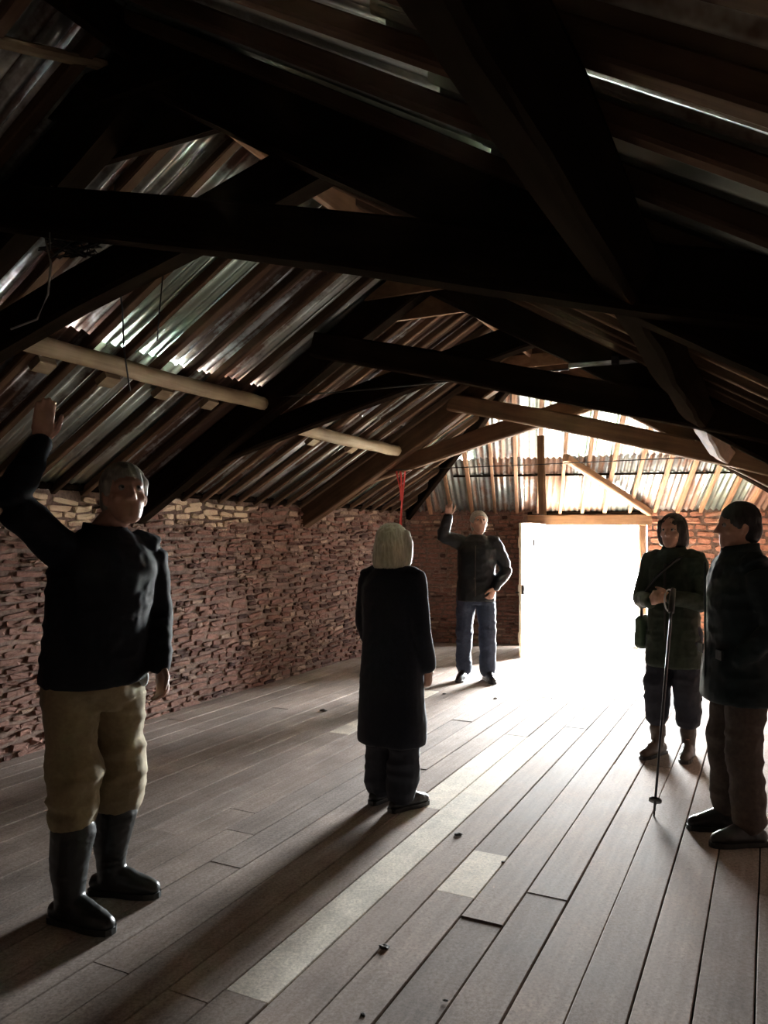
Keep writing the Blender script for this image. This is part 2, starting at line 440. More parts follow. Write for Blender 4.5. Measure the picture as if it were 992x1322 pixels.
wb = link('wall_back', mesh('wall_back', [B(uu, v, z) for uu in (-2.6, -3.1) for (v, z) in ((VL - 0.5, -0.1), (VR + 0.5, -0.1), (VR + 0.5, WALL_H - 0.3), (RV, RZ + 0.05), (VL - 0.5, WALL_H - 0.3))],
          [(0, 1, 2, 3, 4), (9, 8, 7, 6, 5)] + [(i, (i + 1) % 5 + 0, (i + 1) % 5 + 5, i + 5) for i in range(5)]), 'mortar')
tag(wb, 'gable wall behind the viewer', kind='structure')

# stones: shared unit meshes
def stone_unit(seed):
    r_ = random.Random(seed)
    base = []
    for i in range(8):
        a = 2 * math.pi * (i + 0.5) / 8
        x = math.copysign(min(0.5, abs(math.cos(a)) * 0.9), math.cos(a)); z = math.copysign(min(0.5, abs(math.sin(a)) * 0.9), math.sin(a))
        base.append((x * r_.uniform(0.84, 1.0), z * r_.uniform(0.72, 1.0)))
    back = [(x, -0.6, z) for x, z in base]
    fr = [(x * r_.uniform(0.90, 0.98), r_.uniform(0.35, 1.0), z * r_.uniform(0.80, 0.95)) for x, z in base]
    vs_ = back + fr + [(r_.uniform(-.25, .25), r_.uniform(0.6, 1.1), r_.uniform(-.25, .25))]
    fs = [(i, (i + 1) % 8, 8 + (i + 1) % 8, 8 + i) for i in range(8)] + [(8 + i, 8 + (i + 1) % 8, 16) for i in range(8)]
    return vs_, fs
UNITS = [stone_unit(i) for i in range(14)]
def stones(wallobj, name, org, dx, nrm, s0, s1, z1, mat, rows, widths, n_single, depth=(0.018, 0.04), holes=(), slope=0.0, size_min=0.0):
    cells = []
    z = 0.0; ri = 0
    while z < z1 - 0.03:
        h = min(random.uniform(*rows), z1 - z)
        s = s0 - random.uniform(0, widths[1])
        while s < s1:
            w = random.uniform(*widths) * (0.8 if h < sum(rows) / 2 else 1.15)
            a, b = max(s, s0), min(s + w, s1)
            if b - a > 0.04:
                zc = z + h / 2 + slope * (math.sin((a + b) * 1.7 + z * 5) * 0.02 + random.uniform(-0.012, 0.012))
                if not any(a < hb and b > ha and z < hz1 and z + h > hz0 for ha, hb, hz0, hz1 in holes):
                    hh = h * random.uniform(0.82, 0.96)
                    cells.append(((a + b) / 2, zc, (b - a) * random.uniform(0.9, 0.97), hh, random.uniform(*depth), random.randrange(len(UNITS)), random.uniform(-0.12, 0.12)))
            s += w
        z += h; ri += 1
    def score(c):
        P = org + dx * c[0]; P.z = c[1]
        d = max(P.y, 0.3); px = 496 + 1000 * P.x / d
        vis = 1.0 if (-30 < px < 1020 and P.y > 0.5) else 0.02
        return vis * c[2] * c[3] / d ** 2
    cells.sort(key=score, reverse=True)
    meshes = []
    for k, (v, f) in enumerate(UNITS):
        me_ = mesh(name, v, f); me_.materials.append(MATS[mat]); meshes.append(me_)
    Rb = Matrix((dx, nrm, UP)).transposed()
    for c in cells[:n_single]:
        o = bpy.data.objects.new(name, meshes[c[5]]); C.objects.link(o); o.parent = wallobj
        M = Rb.to_4x4() @ Matrix.Rotation(c[6], 4, 'Y') @ Matrix.Diagonal((c[2], c[4], c[3], 1))
        M.translation = org + dx * c[0] + UP * c[1]
        o.matrix_local = M
    if len(cells) > n_single:
        vs_, fs = [], []
        for c in cells[n_single:]:
            M = Rb.to_4x4() @ Matrix.Rotation(c[6], 4, 'Y') @ Matrix.Diagonal((c[2], c[4], c[3], 1))
            M.translation = org + dx * c[0] + UP * c[1]
            b0 = len(vs_); v, f = UNITS[c[5]]
            vs_ += [M @ Vector(q) for q in v]; fs += [tuple(b0 + i for i in ff) for ff in f]
        o = link('stonework', mesh('stonework', vs_, fs), mat, wallobj); o['kind'] = 'stuff'
stones(wl, 'stone', B(0, VL), SU, SV, 1.2, 10.1, WALL_H - 0.01, 'rubble_stone', (0.028, 0.068), (0.07, 0.24), 300, depth=(0.012, 0.042), slope=1.0)
in_n = -EN
stones(we, 'stone', E(0), ED, in_n, 0.02, DOOR_S0 - 0.10, WALL_H - 0.01, 'rubble_stone', (0.03, 0.075), (0.08, 0.26), 170, depth=(0.010, 0.03))
stones(we, 'brick', E(0), ED, in_n, DOOR_S1 + 0.10, END_LEN, WALL_H - 0.01, 'red_brick', (0.075, 0.11), (0.2, 0.34), 150, depth=(0.012, 0.025))

# ------------------------------------------------------------------ door frame and door leaf
trim = empty('trim_1', E(DOOR_S0, 0)); tag(trim, 'weathered brown timber frame of the open doorway', kind='structure')
bs = trim.location.copy()
beam('lintel', E(DOOR_S0 - 0.24, DOOR_H + 0.085, 0.06), E(DOOR_S1 + 0.16, DOOR_H + 0.085, 0.06), 0.17, 0.15, 'warm_timber', trim, bs)
beam('upper_lintel', E(DOOR_S0 - 0.24, DOOR_H + 0.185, 0.09), E(DOOR_S1 + 0.2, DOOR_H + 0.185, 0.09), 0.2, 0.045, 'dark_timber', trim, bs)
beam('jamb', E(DOOR_S0 - 0.05, 0, 0.07), E(DOOR_S0 - 0.05, DOOR_H + 0.02, 0.07), 0.12, 0.10, 'warm_timber', trim, bs, up=ED)
beam('jamb', E(DOOR_S1 + 0.05, 0, 0.07), E(DOOR_S1 + 0.05, DOOR_H + 0.02, 0.07), 0.12, 0.10, 'warm_timber', trim, bs, up=ED)
beam('threshold', E(DOOR_S0 - 0.05, -0.012, 0.13), E(DOOR_S1 + 0.05, -0.012, 0.13), 0.28, 0.05, 'floor_board', trim, bs)
hinge = E(DOOR_S0 + 0.0, 0, -0.02); free = Vector((1.705, 9.69, 0))
LD = (free - hinge); LW = LD.length; LD.normalize()
LN = Vector((-LD.y, LD.x, 0))                        # one face of the leaf
if LN.dot(Vector((1, -1, 0))) < 0: LN = -LN          # LN towards the light/viewer side
door = empty('door_1', hinge); tag(door, 'cream painted ledged board door standing open into the barn', kind='structure')
LH = 1.70
nb = 7
for i in range(nb):
    a0 = LW * i / nb + 0.002; a1 = LW * (i + 1) / nb - 0.002
    me = boxm('board', (0.015, a0, -0.016), (LH + random.uniform(-0.004, 0.004), a1, 0.016), 0.004)
    o = link('board', me, 'door_board', door)
    M = Matrix((UP, LD, UP.cross(LD))).transposed().to_4x4(); o.matrix_local = M
def leaf_pt(a, z, n_=0.0): return LD * a + UP * z + LN * n_
for z in (0.25, 0.85, 1.45):
    beam('ledge', hinge + leaf_pt(0.05, z, -0.033), hinge + leaf_pt(LW - 0.06, z, -0.033), 0.03, 0.14, 'door_board', door, hinge, rough=0.002)
for z in (0.25, 1.45):
    beam('strap_hinge', hinge + leaf_pt(0.0, z, 0.02), hinge + leaf_pt(0.5, z, 0.02), 0.008, 0.04, 'door_board', door, hinge, rough=0.0005, cham=0.001)
lock = link('lock_box', boxm('lock_box', (-0.10, -0.03, -0.06), (0.0, 0.02, 0.06), 0.004), 'iron', door)
M = Matrix((LD, LN, UP)).transposed().to_4x4(); M.translation = leaf_pt(LW - 0.005, 0.86, 0.03); lock.matrix_local = M
tube('handle', [hinge + leaf_pt(LW - 0.06, 0.80, 0.03), hinge + leaf_pt(LW - 0.06, 0.80, 0.075), hinge + leaf_pt(LW - 0.06, 0.79, 0.08), hinge + leaf_pt(LW - 0.14, 0.79, 0.08)], 0.009, 'iron', door, hinge)
tube('handle', [hinge + leaf_pt(LW - 0.05, 0.82, -0.01), hinge + leaf_pt(LW - 0.05, 0.82, -0.07), hinge + leaf_pt(LW - 0.10, 0.81, -0.075)], 0.009, 'iron', door, hinge)
tube('hanging_bolt', [hinge + leaf_pt(LW - 0.55, 1.50, 0.02), hinge + leaf_pt(LW - 0.55, 1.44, 0.028), hinge + leaf_pt(LW - 0.56, 1.40, 0.022)], 0.010, 'iron', door, hinge)

# ------------------------------------------------------------------ roof sheets
ceil = empty('ceiling'); tag(ceil, 'underside of a hipped corrugated iron roof, grey and rusty', kind='structure')
def sheet_geom(width, length, kind, ysegs=2):
    xs, zs = [], []
    if kind == 'corrugated':
        pitch, amp, per = 0.076, 0.0125, 10
        n_ = int(round(width / pitch)) * per
        for i in range(n_ + 1):
            x = width * i / n_; xs.append(x); zs.append(amp * math.sin(2 * math.pi * x / pitch))
    return xs, zs, [length * j / ysegs for j in range(ysegs + 1)]
def build_sheet(xs, zs, ys, M=None):
    th = 0.0012; n_ = len(xs); vs_ = []
    for off in (0.0, th):
        for y in ys:
            for x, z in zip(xs, zs): vs_.append(Vector((x, y, z + off)))
    if M is not None: vs_ = [M @ v for v in vs_]
    fs = []; lay = n_ * len(ys)
    for j in range(len(ys) - 1):
        for i in range(n_ - 1):
            a = j * n_ + i
            fs.append((a, a + n_, a + n_ + 1, a + 1)); fs.append((lay + a, lay + a + 1, lay + a + n_ + 1, lay + a + n_))
    for i in range(n_ - 1):
        fs.append((i, i + 1, lay + i + 1, lay + i)); b = (len(ys) - 1) * n_ + i
        fs.append((b, lay + b, lay + b + 1, b + 1))
    return vs_, fs
def roof_slope(origin, xax, yax, ncols, rows, width, kind, mat, clips=()):
    nrm = xax.cross(yax)
    if nrm.z < 0: nrm = -nrm
    cover = width - 0.04
    shared = {}
    R3 = Matrix((xax, yax, nrm)).transposed()
    for r_, (y0, ln) in enumerate(rows):
        for c in range(ncols):
            M = R3.to_4x4() @ Matrix.Rotation(random.uniform(-0.006, 0.006), 4, 'Z') @ Matrix.Rotation(random.uniform(-0.004, 0.004), 4, 'X')
            M.translation = origin + xax * (c * cover + random.uniform(-0.008, 0.008)) + yax * (y0 + random.uniform(-0.03, 0.03)) + nrm * (0.005 + 0.012 * r_ + 0.003 * (c % 2))
            xs, zs, ys = sheet_geom(width, ln, kind)
            corners = [M @ Vector((x, y, 0)) for x in (0, width) for y in (0, ln)]
            state = 'in'
            for co, no in clips:
                ds = [(q - co).dot(no) for q in corners]
                if all(d > 0 for d in ds): state = 'out'; break
                if any(d > 0 for d in ds): state = 'cut'
            if state == 'out': continue
            if state == 'in':
                key = (ln,)
                if key not in shared:
                    v, f = build_sheet(xs, zs, ys); me_ = mesh('roof_sheet', v, f)
                    me_.materials.append(MATS[mat]); me_.polygons.foreach_set('use_smooth', [True] * len(me_.polygons)); shared[key] = me_
                o = bpy.data.objects.new('roof_sheet', shared[key]); C.objects.link(o); o.parent = ceil; o.matrix_local = M
            else:
                v, f = build_sheet(xs, zs, ys, M); me_ = mesh('roof_sheet', v, f)
                bm = bmesh.new(); bm.from_mesh(me_)
                for co, no in clips:
                    bmesh.ops.bisect_plane(bm, geom=bm.verts[:] + bm.edges[:] + bm.faces[:], plane_co=co, plane_no=no, clear_outer=True)
                bm.to_mesh(me_); bm.free()
                if not len(me_.polygons): continue
                Mi = M.inverted(); me_.transform(Mi)
                me_.polygons.foreach_set('use_smooth', [True] * len(me_.polygons))
                o = link('roof_sheet', me_, mat, ceil); o.matrix_local = M
cs, sn = math.cos(math.atan(PITCH)), math.sin(math.atan(PITCH))
Rp = B(RIDGE_END_U, RV, RZ)
def vplane(a, b, keep):                               # vertical plane through a and b, normal away from keep
    d = (b - a); no = Vector((d.y, -d.x, 0)).normalized()
    if (keep - a).dot(no) > 0: no = -no
    return (a, no)
hl = vplane(Rp, P1, B(0, VL)); hr = vplane(Rp, P2, B(0, VR))
SL = (RV - VL) / cs                                   # slope length
yl = SV * cs + UP * sn; yr = -SV * cs + UP * sn
rows2 = [(-0.35, 1.85), (1.40, SL + 0.06 - 1.40)]
roof_slope(B(-3.1, VL, roof_z(VL)), SU, yl, 25, rows2, 0.608, 'corrugated', 'zinc_sheet', [(hl[0] + (-hl[1]) * -0.06, hl[1])])
roof_slope(B(-3.1, VR, roof_z(VR)), SU, yr, 27, rows2, 0.608, 'corrugated', 'clean_sheet', [(hr[0] + hr[1] * 0.06, hr[1])])
# hip at the far end
hip_x = ED
foot = P1 + ED * ((Rp - P1).dot(ED)); foot.z = WALL_H
hip_y = (Rp - foot); HL = hip_y.length; hip_y.normalize()
def hip_clip(a, b, keep):
    q = vplane(a, b, keep); return (q[0] + q[1] * 0.06, q[1])
mid = P1 + ED * (END_LEN / 2)
roof_slope(E(-0.1, WALL_H), hip_x, hip_y, 10, [(-0.3, 1.75), (1.32, HL + 0.1 - 1.32)], 0.608, 'corrugated', 'hip_sheet', [hip_clip(Rp, P1, mid), hip_clip(Rp, P2, mid)])
# ridge capping keeps the two slopes closed
vs_ = [B(u, RV + dv, roof_z(RV + dv) + 0.045) for u in (-3.1, RIDGE_END_U + 0.1) for dv in (-0.2, 0, 0.2)]
link('ridge_capping', mesh('ridge_capping', vs_, [(0, 1, 4, 3), (1, 2, 5, 4)]), 'rusty_sheet', ceil)
for q, nm in ((P1, 'hip_capping'), (P2, 'hip_capping')):
    d = Vector((q.x - Rp.x, q.y - Rp.y, WALL_H - Rp.z)); side = Vector((d.y, -d.x, 0)).normalized() * 0.2
    a = Rp + UP * 0.06; b = Rp + d * 1.12 + UP * 0.06
    dn = UP * -0.06
    link(nm, mesh(nm, [a - side + dn, a, a + side + dn, b - side + dn, b, b + side + dn], [(0, 1, 4, 3), (1, 2, 5, 4)]), 'rusty_sheet', ceil)

def slope_rafter(p0, ydir, L, mat, w=0.05, d=0.075, nrm=UP):
    off = nrm * -(0.014 + d / 2)
    return beam('rafter', p0 + off, p0 + off + ydir * L, w * random.uniform(0.85, 1.25), d * random.uniform(0.9, 1.1), mat, ceil, rough=0.003, segs=3, cham=0.006, up=nrm)
def reach(p0, ydir, L, plane):
    a_ = (p0 - plane[0]).dot(plane[1]); b_ = ydir.dot(plane[1])
    if a_ + b_ * L <= 0: return L
    return max(0.0, -a_ / b_)
TRUSS_U = (-0.42, 2.2, 4.8, 7.38)
for vside, ydir, plane, umax in ((VL, yl, hl, 10.05), (VR, yr, hr, 11.5)):
    nrm_ = SU.cross(ydir)
    if nrm_.z < 0: nrm_ = -nrm_
    u = -2.45
    while u < umax:
        if min(abs(u - t_) for t_ in TRUSS_U) > 0.10:
            p0 = B(u, vside, roof_z(vside)) + ydir * 0.02
            L = reach(p0, ydir, SL - 0.05, plane)
            if L > 0.25: slope_rafter(p0, ydir, L, 'rafter_timber', 0.05, 0.050 if vside == VL else 0.046, nrm_)
        u += 0.28 + random.uniform(-0.025, 0.025)
nrm_ = hip_x.cross(hip_y)
if nrm_.z < 0: nrm_ = -nrm_
q1 = vplane(Rp, P1, mid); q2 = vplane(Rp, P2, mid)
x = 0.35
while x < END_LEN - 0.3:
    p0 = E(x, WALL_H) + hip_y * 0.06
    L = min(reach(p0, hip_y, HL - 0.1, q1), reach(p0, hip_y, HL - 0.1, q2))
    if L > 0.2: slope_rafter(p0, hip_y, L, 'warm_timber', 0.045, 0.06, nrm_)
    x += 0.31 + random.uniform(-0.02, 0.02)

# ================================================================== ROOF TIMBERS
def truss(u, label, kinds, rods):
    base = B(u, RV, WALL_H)
    t = empty('roof_truss', base); tag(t, label, 'roof truss', 'scissor trusses under the roof')
    m0, m1 = kinds
    def bm_(name, pa, pb, w, d, mat, off=0.0, **kw):
        return beam(name, B(u + off, *pa), B(u + off, *pb), w, d, mat, t, base, **kw)
    dz = 0.14                                         # rafter centre below sheeting
    bm_('rafter', (RV, RZ - dz), (VL - 0.05, roof_z(VL - 0.05) - dz), 0.13, 0.22, m0)
    bm_('rafter', (RV, RZ - dz), (VR + 0.05, roof_z(VR + 0.05) - dz), 0.13, 0.22, m0)
    z0, z1 = CAM_Z + 1.25 + 0.085, CAM_Z + 0.34 + 0.085
    va, vb = -2.88, VR + 0.06
    bm_('scissor_beam', (va, z0), (vb, z1 - 0.02), 0.11, 0.17, m1, -0.115, bow=0.02)
    bm_('scissor_beam', (2 * RV - va, z0), (2 * RV - vb, z1 - 0.02), 0.11, 0.17, m1, 0.115, bow=0.02)
    for k, (zb, off, h_) in enumerate(((CAM_Z + 1.61, -0.085, 0.12), (CAM_Z + 1.49, 0.085, 0.24))):
        half = (RZ - 0.05 - (zb + h_ * 0.5)) / PITCH
        pts = []
        zt = zb + h_
        hb = (RZ - 0.03 - zb) / PITCH; ht = max((RZ - 0.03 - zt) / PITCH, 0.02)
        vs_ = []
        for o_ in (-0.014, 0.014):
            for (dv, z) in ((-hb, zb), (hb, zb), (ht, zt), (-ht, zt)): vs_.append(B(u + off + o_, RV + dv, z) - base)
        me_ = mesh('collar_board', vs_, [(0, 1, 2, 3), (7, 6, 5, 4), (0, 4, 5, 1), (1, 5, 6, 2), (2, 6, 7, 3), (3, 7, 4, 0)])
        link('collar_board', me_, 'warm_timber' if u > 4 else 'dark_timber', t)
    for (v0, v1, z, r_, mt, nm, off) in rods:
        tube(nm, [B(u + off, v0, z), B(u + off, (v0 + v1) / 2, z - 0.008), B(u + off, v1, z)], r_, mt, t, base)
    return t
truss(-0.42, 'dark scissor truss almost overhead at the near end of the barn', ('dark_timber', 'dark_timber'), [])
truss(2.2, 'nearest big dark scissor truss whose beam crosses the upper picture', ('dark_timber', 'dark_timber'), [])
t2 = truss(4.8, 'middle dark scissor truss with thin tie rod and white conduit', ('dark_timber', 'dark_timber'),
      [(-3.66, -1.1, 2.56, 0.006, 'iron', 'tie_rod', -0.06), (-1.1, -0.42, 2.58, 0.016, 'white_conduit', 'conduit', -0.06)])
bs = t2.location
for v in (-0.82, -0.52):
    beam('conduit_clamp', B(4.72, v - 0.02, 2.58), B(4.72, v + 0.02, 2.58), 0.05, 0.05, 'iron', t2, bs, rough=0.001, segs=1, cham=0.005)
t3 = truss(7.38, 'furthest brown scissor truss with hanging strut, nearest the doorway', ('brown_timber', 'brown_timber'),
      [(-4.2, -0.1, 2.235, 0.005, 'iron', 'tie_rod', 0.0)])
bs = t3.location
def at(px, py, Y): return Vector(((px - 496) / 1000 * Y, Y, CAM_Z + (690 - py) / 1000 * Y))
beam('hanging_strut', B(7.5, -2.02, 2.52), B(7.5, -2.0, 1.74), 0.07, 0.05, 'warm_timber', t3, bs, up=SU, rough=0.002)

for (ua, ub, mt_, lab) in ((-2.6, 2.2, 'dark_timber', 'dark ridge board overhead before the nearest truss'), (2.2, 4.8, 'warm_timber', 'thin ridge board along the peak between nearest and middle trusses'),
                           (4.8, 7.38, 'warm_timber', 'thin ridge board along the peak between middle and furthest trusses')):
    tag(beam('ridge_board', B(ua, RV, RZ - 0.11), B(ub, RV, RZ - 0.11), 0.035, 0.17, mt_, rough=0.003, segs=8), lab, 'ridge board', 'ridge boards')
def purlin(u0, u1, v, mat, label, round_=False, w=0.13, d=0.15, cleats=0, drop=0.10):
    n_ = Vector((0, 0, 0))
    z = roof_z(v) - drop - (0.065 if v > RV else 0.045)
    side = SV if v < RV else -SV
    upn = (UP * cs - side * sn * (1 if True else 0)).normalized()
    base = B(u0, v, z)
    t = empty('purlin', base); tag(t, label, 'purlin', 'purlins between the trusses')
    beam('log' if round_ else 'timber', B(u0, v, z), B(u1, v, z - 0.02), w, d, mat, t, base, up=upn, rough=0.007, segs=10, round_=round_, bow=-0.02)
    for k in range(cleats):
        uu = u0 + (u1 - u0) * (k + 0.6) / (cleats + 0.6)
        vv = v - 0.19
        beam('cleat', B(uu - 0.05, vv, roof_z(vv) - 0.085), B(uu + 0.06, vv, roof_z(vv) - 0.088), 0.09, 0.045, 'pale_timber', t, base, up=upn, rough=0.003, segs=1, cham=0.005)
    return t
purlin(2.2, 4.8, -3.36, 'pale_timber', 'round pale log purlin on the left slope between nearest and middle trusses', True, 0.10, 0.10, 5, 0.09)
purlin(4.8, 7.38, -3.50, 'pale_timber', 'round pale log purlin on the left slope between middle and furthest trusses', True, 0.11, 0.11, 3, 0.10)
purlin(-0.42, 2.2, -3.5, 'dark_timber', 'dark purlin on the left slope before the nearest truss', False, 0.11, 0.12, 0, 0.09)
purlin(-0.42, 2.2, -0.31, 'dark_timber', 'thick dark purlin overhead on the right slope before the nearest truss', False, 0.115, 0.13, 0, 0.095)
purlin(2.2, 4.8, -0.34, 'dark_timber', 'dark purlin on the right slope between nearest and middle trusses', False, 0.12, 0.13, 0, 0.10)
purlin(4.8, 7.38, -0.34, 'brown_timber', 'brown purlin on the right slope between middle and furthest trusses', False, 0.12, 0.13, 0, 0.10)
# hip timbers
def hipz(P):      # height of the hip plane above a floor point
    n_ = hip_x.cross(hip_y)
    o_ = Vector((P1.x, P1.y, WALL_H))
    return o_.z - (n_.x * (P.x - o_.x) + n_.y * (P.y - o_.y)) / n_.z
for q, lab in ((P1, 'hip rafter running down to the corner left of the far man'), (P2, 'hip rafter running down to the far right corner')):
    a = Rp - UP * 0.10; b = Vector((q.x, q.y, WALL_H - 0.05))
    hr_ = beam('hip_rafter', a, b, 0.08, 0.15, 'dark_timber', rough=0.004)
    tag(hr_, lab, 'rafter', 'hip rafters')
pa = E(s_at(838), WALL_H - 0.03, -0.05)
pb = E(s_at(752), WALL_H) + ED * -0.30 + hip_y * 1.75 - UP * 0.16
tag(beam('brace', pa, pb, 0.09, 0.09, 'warm_timber', rough=0.004), 'diagonal brown brace dropping to the top right corner of the door frame', 'brace')
# battens carrying the hip sheets
o = beam('batten', E(0.75, WALL_H) + hip_y * 1.05 - UP * 0.02, E(END_LEN - 1.2, WALL_H) + hip_y * 1.05 - UP * 0.02, 0.05, 0.025, 'dark_timber', rough=0.001)
tag(o, 'thin dark batten across the hip sheets above the doorway', 'batten')
o = beam('wall_plate', B(-2.5, VL + 0.02, WALL_H + 0.02), B(10.1, VL + 0.02, WALL_H + 0.02), 0.12, 0.05, 'dark_timber', rough=0.006, segs=24)
tag(o, 'dark timber wall plate along the top of the left wall', 'wall plate')
o = beam('nailed_batten', B(1.62, -2.40, roof_z(-2.40) - 0.06), B(2.12, -2.22, roof_z(-2.22) - 0.06), 0.05, 0.035, 'pale_timber', rough=0.002)
tag(o, 'short pale batten nailed beside the nearest truss at the top left', 'batten')

# ================================================================== PEOPLE
class Geo:
    def __init__(self): self.v = []; self.f = []
    def ring_stack(self, rings, n=20, power=2.3):
        """rings: (z, cx, cy, rx, ry)"""
        b = len(self.v)
        for (z, cx, cy, rx, ry) in rings:
            for k in range(n):
                a = 2 * math.pi * k / n; c, s = math.cos(a), math.sin(a)
                e = 2.0 / power
                self.v.append((cx + rx * math.copysign(abs(c) ** e, c), cy + ry * math.copysign(abs(s) ** e, s), z))
        m_ = len(rings)
        for i in range(m_ - 1):
            for k in range(n):
                k2 = (k + 1) % n
                self.f.append((b + i * n + k, b + i * n + k2, b + (i + 1) * n + k2, b + (i + 1) * n + k))
        self.f.append(tuple(b + k for k in range(n - 1, -1, -1))); self.f.append(tuple(b + (m_ - 1) * n + k for k in range(n)))
        return self
    def limb(self, pts, rad, n=14, sub=4, flat=None):
        """round limb through pts with radii rad; flat=(vector, factor) squashes the section along the vector"""
        P = [Vector(p) for p in pts]; Q, Rr = [], []
        for i in range(len(P) - 1):
            p0 = P[max(i - 1, 0)]; p1 = P[i]; p2 = P[i + 1]; p3 = P[min(i + 2, len(P) - 1)]
            for j in range(sub):
                t = j / sub
                tt = 0.5
                q = 0.5 * ((2 * p1) + (p2 - p0) * t + (2 * p0 - 5 * p1 + 4 * p2 - p3) * t * t + (3 * p1 - p0 - 3 * p2 + p3) * t ** 3)
                lin = p1.lerp(p2, t)
                Q.append(q.lerp(lin, 0.45)); Rr.append(rad[i] * (1 - t) + rad[i + 1] * t)
        Q.append(P[-1]); Rr.append(rad[-1])
        # rounded ends
        d0 = (Q[0] - Q[1]).normalized(); d1 = (Q[-1] - Q[-2]).normalized()
        pre = [(Q[0] + d0 * Rr[0] * math.sin(a), Rr[0] * math.cos(a)) for a in (1.35, 0.95, 0.5)]
        post = [(Q[-1] + d1 * Rr[-1] * math.sin(a), Rr[-1] * math.cos(a)) for a in (0.5, 0.95, 1.35)]
        seq = pre + list(zip(Q, Rr)) + post
        b = len(self.v)
        ref = Vector((0.31, 0.17, 0.93))
        for i, (q, r_) in enumerate(seq):
            t = (seq[min(i + 1, len(seq) - 1)][0] - seq[max(i - 1, 0)][0]).normalized()
            x = t.cross(ref)
            if x.length < 0.05: x = t.cross(Vector((1, 0, 0)))
            x.normalize(); y = t.cross(x); y.normalize(); 
            for k in range(n):
                a = 2 * math.pi * k / n
                o = x * (r_ * math.cos(a)) + y * (r_ * math.sin(a))
                if flat: fv = flat[0]; o = o - fv * (o.dot(fv) * (1 - flat[1]))
                self.v.append(tuple(q + o))
        m_ = len(seq)
        for i in range(m_ - 1):
            for k in range(n):
                k2 = (k + 1) % n
                self.f.append((b + i * n + k, b + i * n + k2, b + (i + 1) * n + k2, b + (i + 1) * n + k))
        self.f.append(tuple(b + k for k in range(n - 1, -1, -1))); self.f.append(tuple(b + (m_ - 1) * n + k for k in range(n)))
        return self
    def ball(self, c, r, n=14, m_=9, R=None):
        b = len(self.v)
        for i in range(1, m_):
            th = math.pi * i / m_
            for k in range(n):
                a = 2 * math.pi * k / n
                p = Vector((r[0] * math.sin(th) * math.cos(a), r[1] * math.sin(th) * math.sin(a), r[2] * math.cos(th)))
                if R is not None: p = R @ p
                self.v.append(tuple(Vector(c) + p))
        for i in range(m_ - 2):
            for k in range(n):
                k2 = (k + 1) % n
                self.f.append((b + i * n + k, b + (i + 1) * n + k, b + (i + 1) * n + k2, b + i * n + k2))
        self.f.append(tuple(b + k for k in range(n))); self.f.append(tuple(b + (m_ - 2) * n + k for k in range(n - 1, -1, -1)))
        return self
    def xform(self, M, start=0):
        for i in range(start, len(self.v)): self.v[i] = tuple(M @ Vector(self.v[i]))
def remesh(geo, voxel, smooth=2, wr=None, zclamp=None):
    me = mesh('tmp', geo.v, geo.f)
    bm = bmesh.new(); bm.from_mesh(me); bmesh.ops.recalc_face_normals(bm, faces=bm.faces[:]); bm.to_mesh(me); bm.free()
    o = bpy.data.objects.new('tmp', me); C.objects.link(o)
    md = o.modifiers.new('r', 'REMESH'); md.mode = 'VOXEL'; md.voxel_size = voxel
    dg = bpy.context.evaluated_depsgraph_get()
    out = bpy.data.meshes.new_from_object(o.evaluated_get(dg))
    bpy.data.objects.remove(o); bpy.data.meshes.remove(me)
    n_ = len(out.vertices)
    co = np.empty(n_ * 3); out.vertices.foreach_get('co', co); co = co.reshape(-1, 3)
    ed = np.empty(len(out.edges) * 2, dtype=np.int64); out.edges.foreach_get('vertices', ed); ed = ed.reshape(-1, 2)
    deg = np.bincount(ed.ravel(), minlength=n_).astype(float)[:, None]; deg[deg == 0] = 1
    for _ in range(smooth):
        acc = np.zeros_like(co)
        np.add.at(acc, ed[:, 0], co[ed[:, 1]]); np.add.at(acc, ed[:, 1], co[ed[:, 0]])
        co = co * 0.4 + acc / deg * 0.6
    if wr:
        out.vertices.foreach_set('co', co.ravel()); out.update()
        nr = np.empty(n_ * 3); out.vertices.foreach_get('normal', nr); nr = nr.reshape(-1, 3)
        d = 0
        for amp, sc, st, sd in wr:
            d = d + amp * (1 - 2 * np.abs(vn(co * np.array(st), sc, sd)))
        co = co + nr * np.asarray(d)[:, None]
    if zclamp is not None: co[:, 2] = np.maximum(co[:, 2], zclamp)
    out.vertices.foreach_set('co', co.ravel()); out.update()
    out.polygons.foreach_set('use_smooth', [True] * len(out.polygons))
    return out
FOLD = [(0.006, 9, (1, 1, 1.6), 1), (0.003, 24, (1, 1, 1), 2)]
SOFT = [(0.004, 5, (1, 1, 0.7), 3), (0.002, 20, (1, 1, 1), 4)]
def V3(*a): return Vector(a)
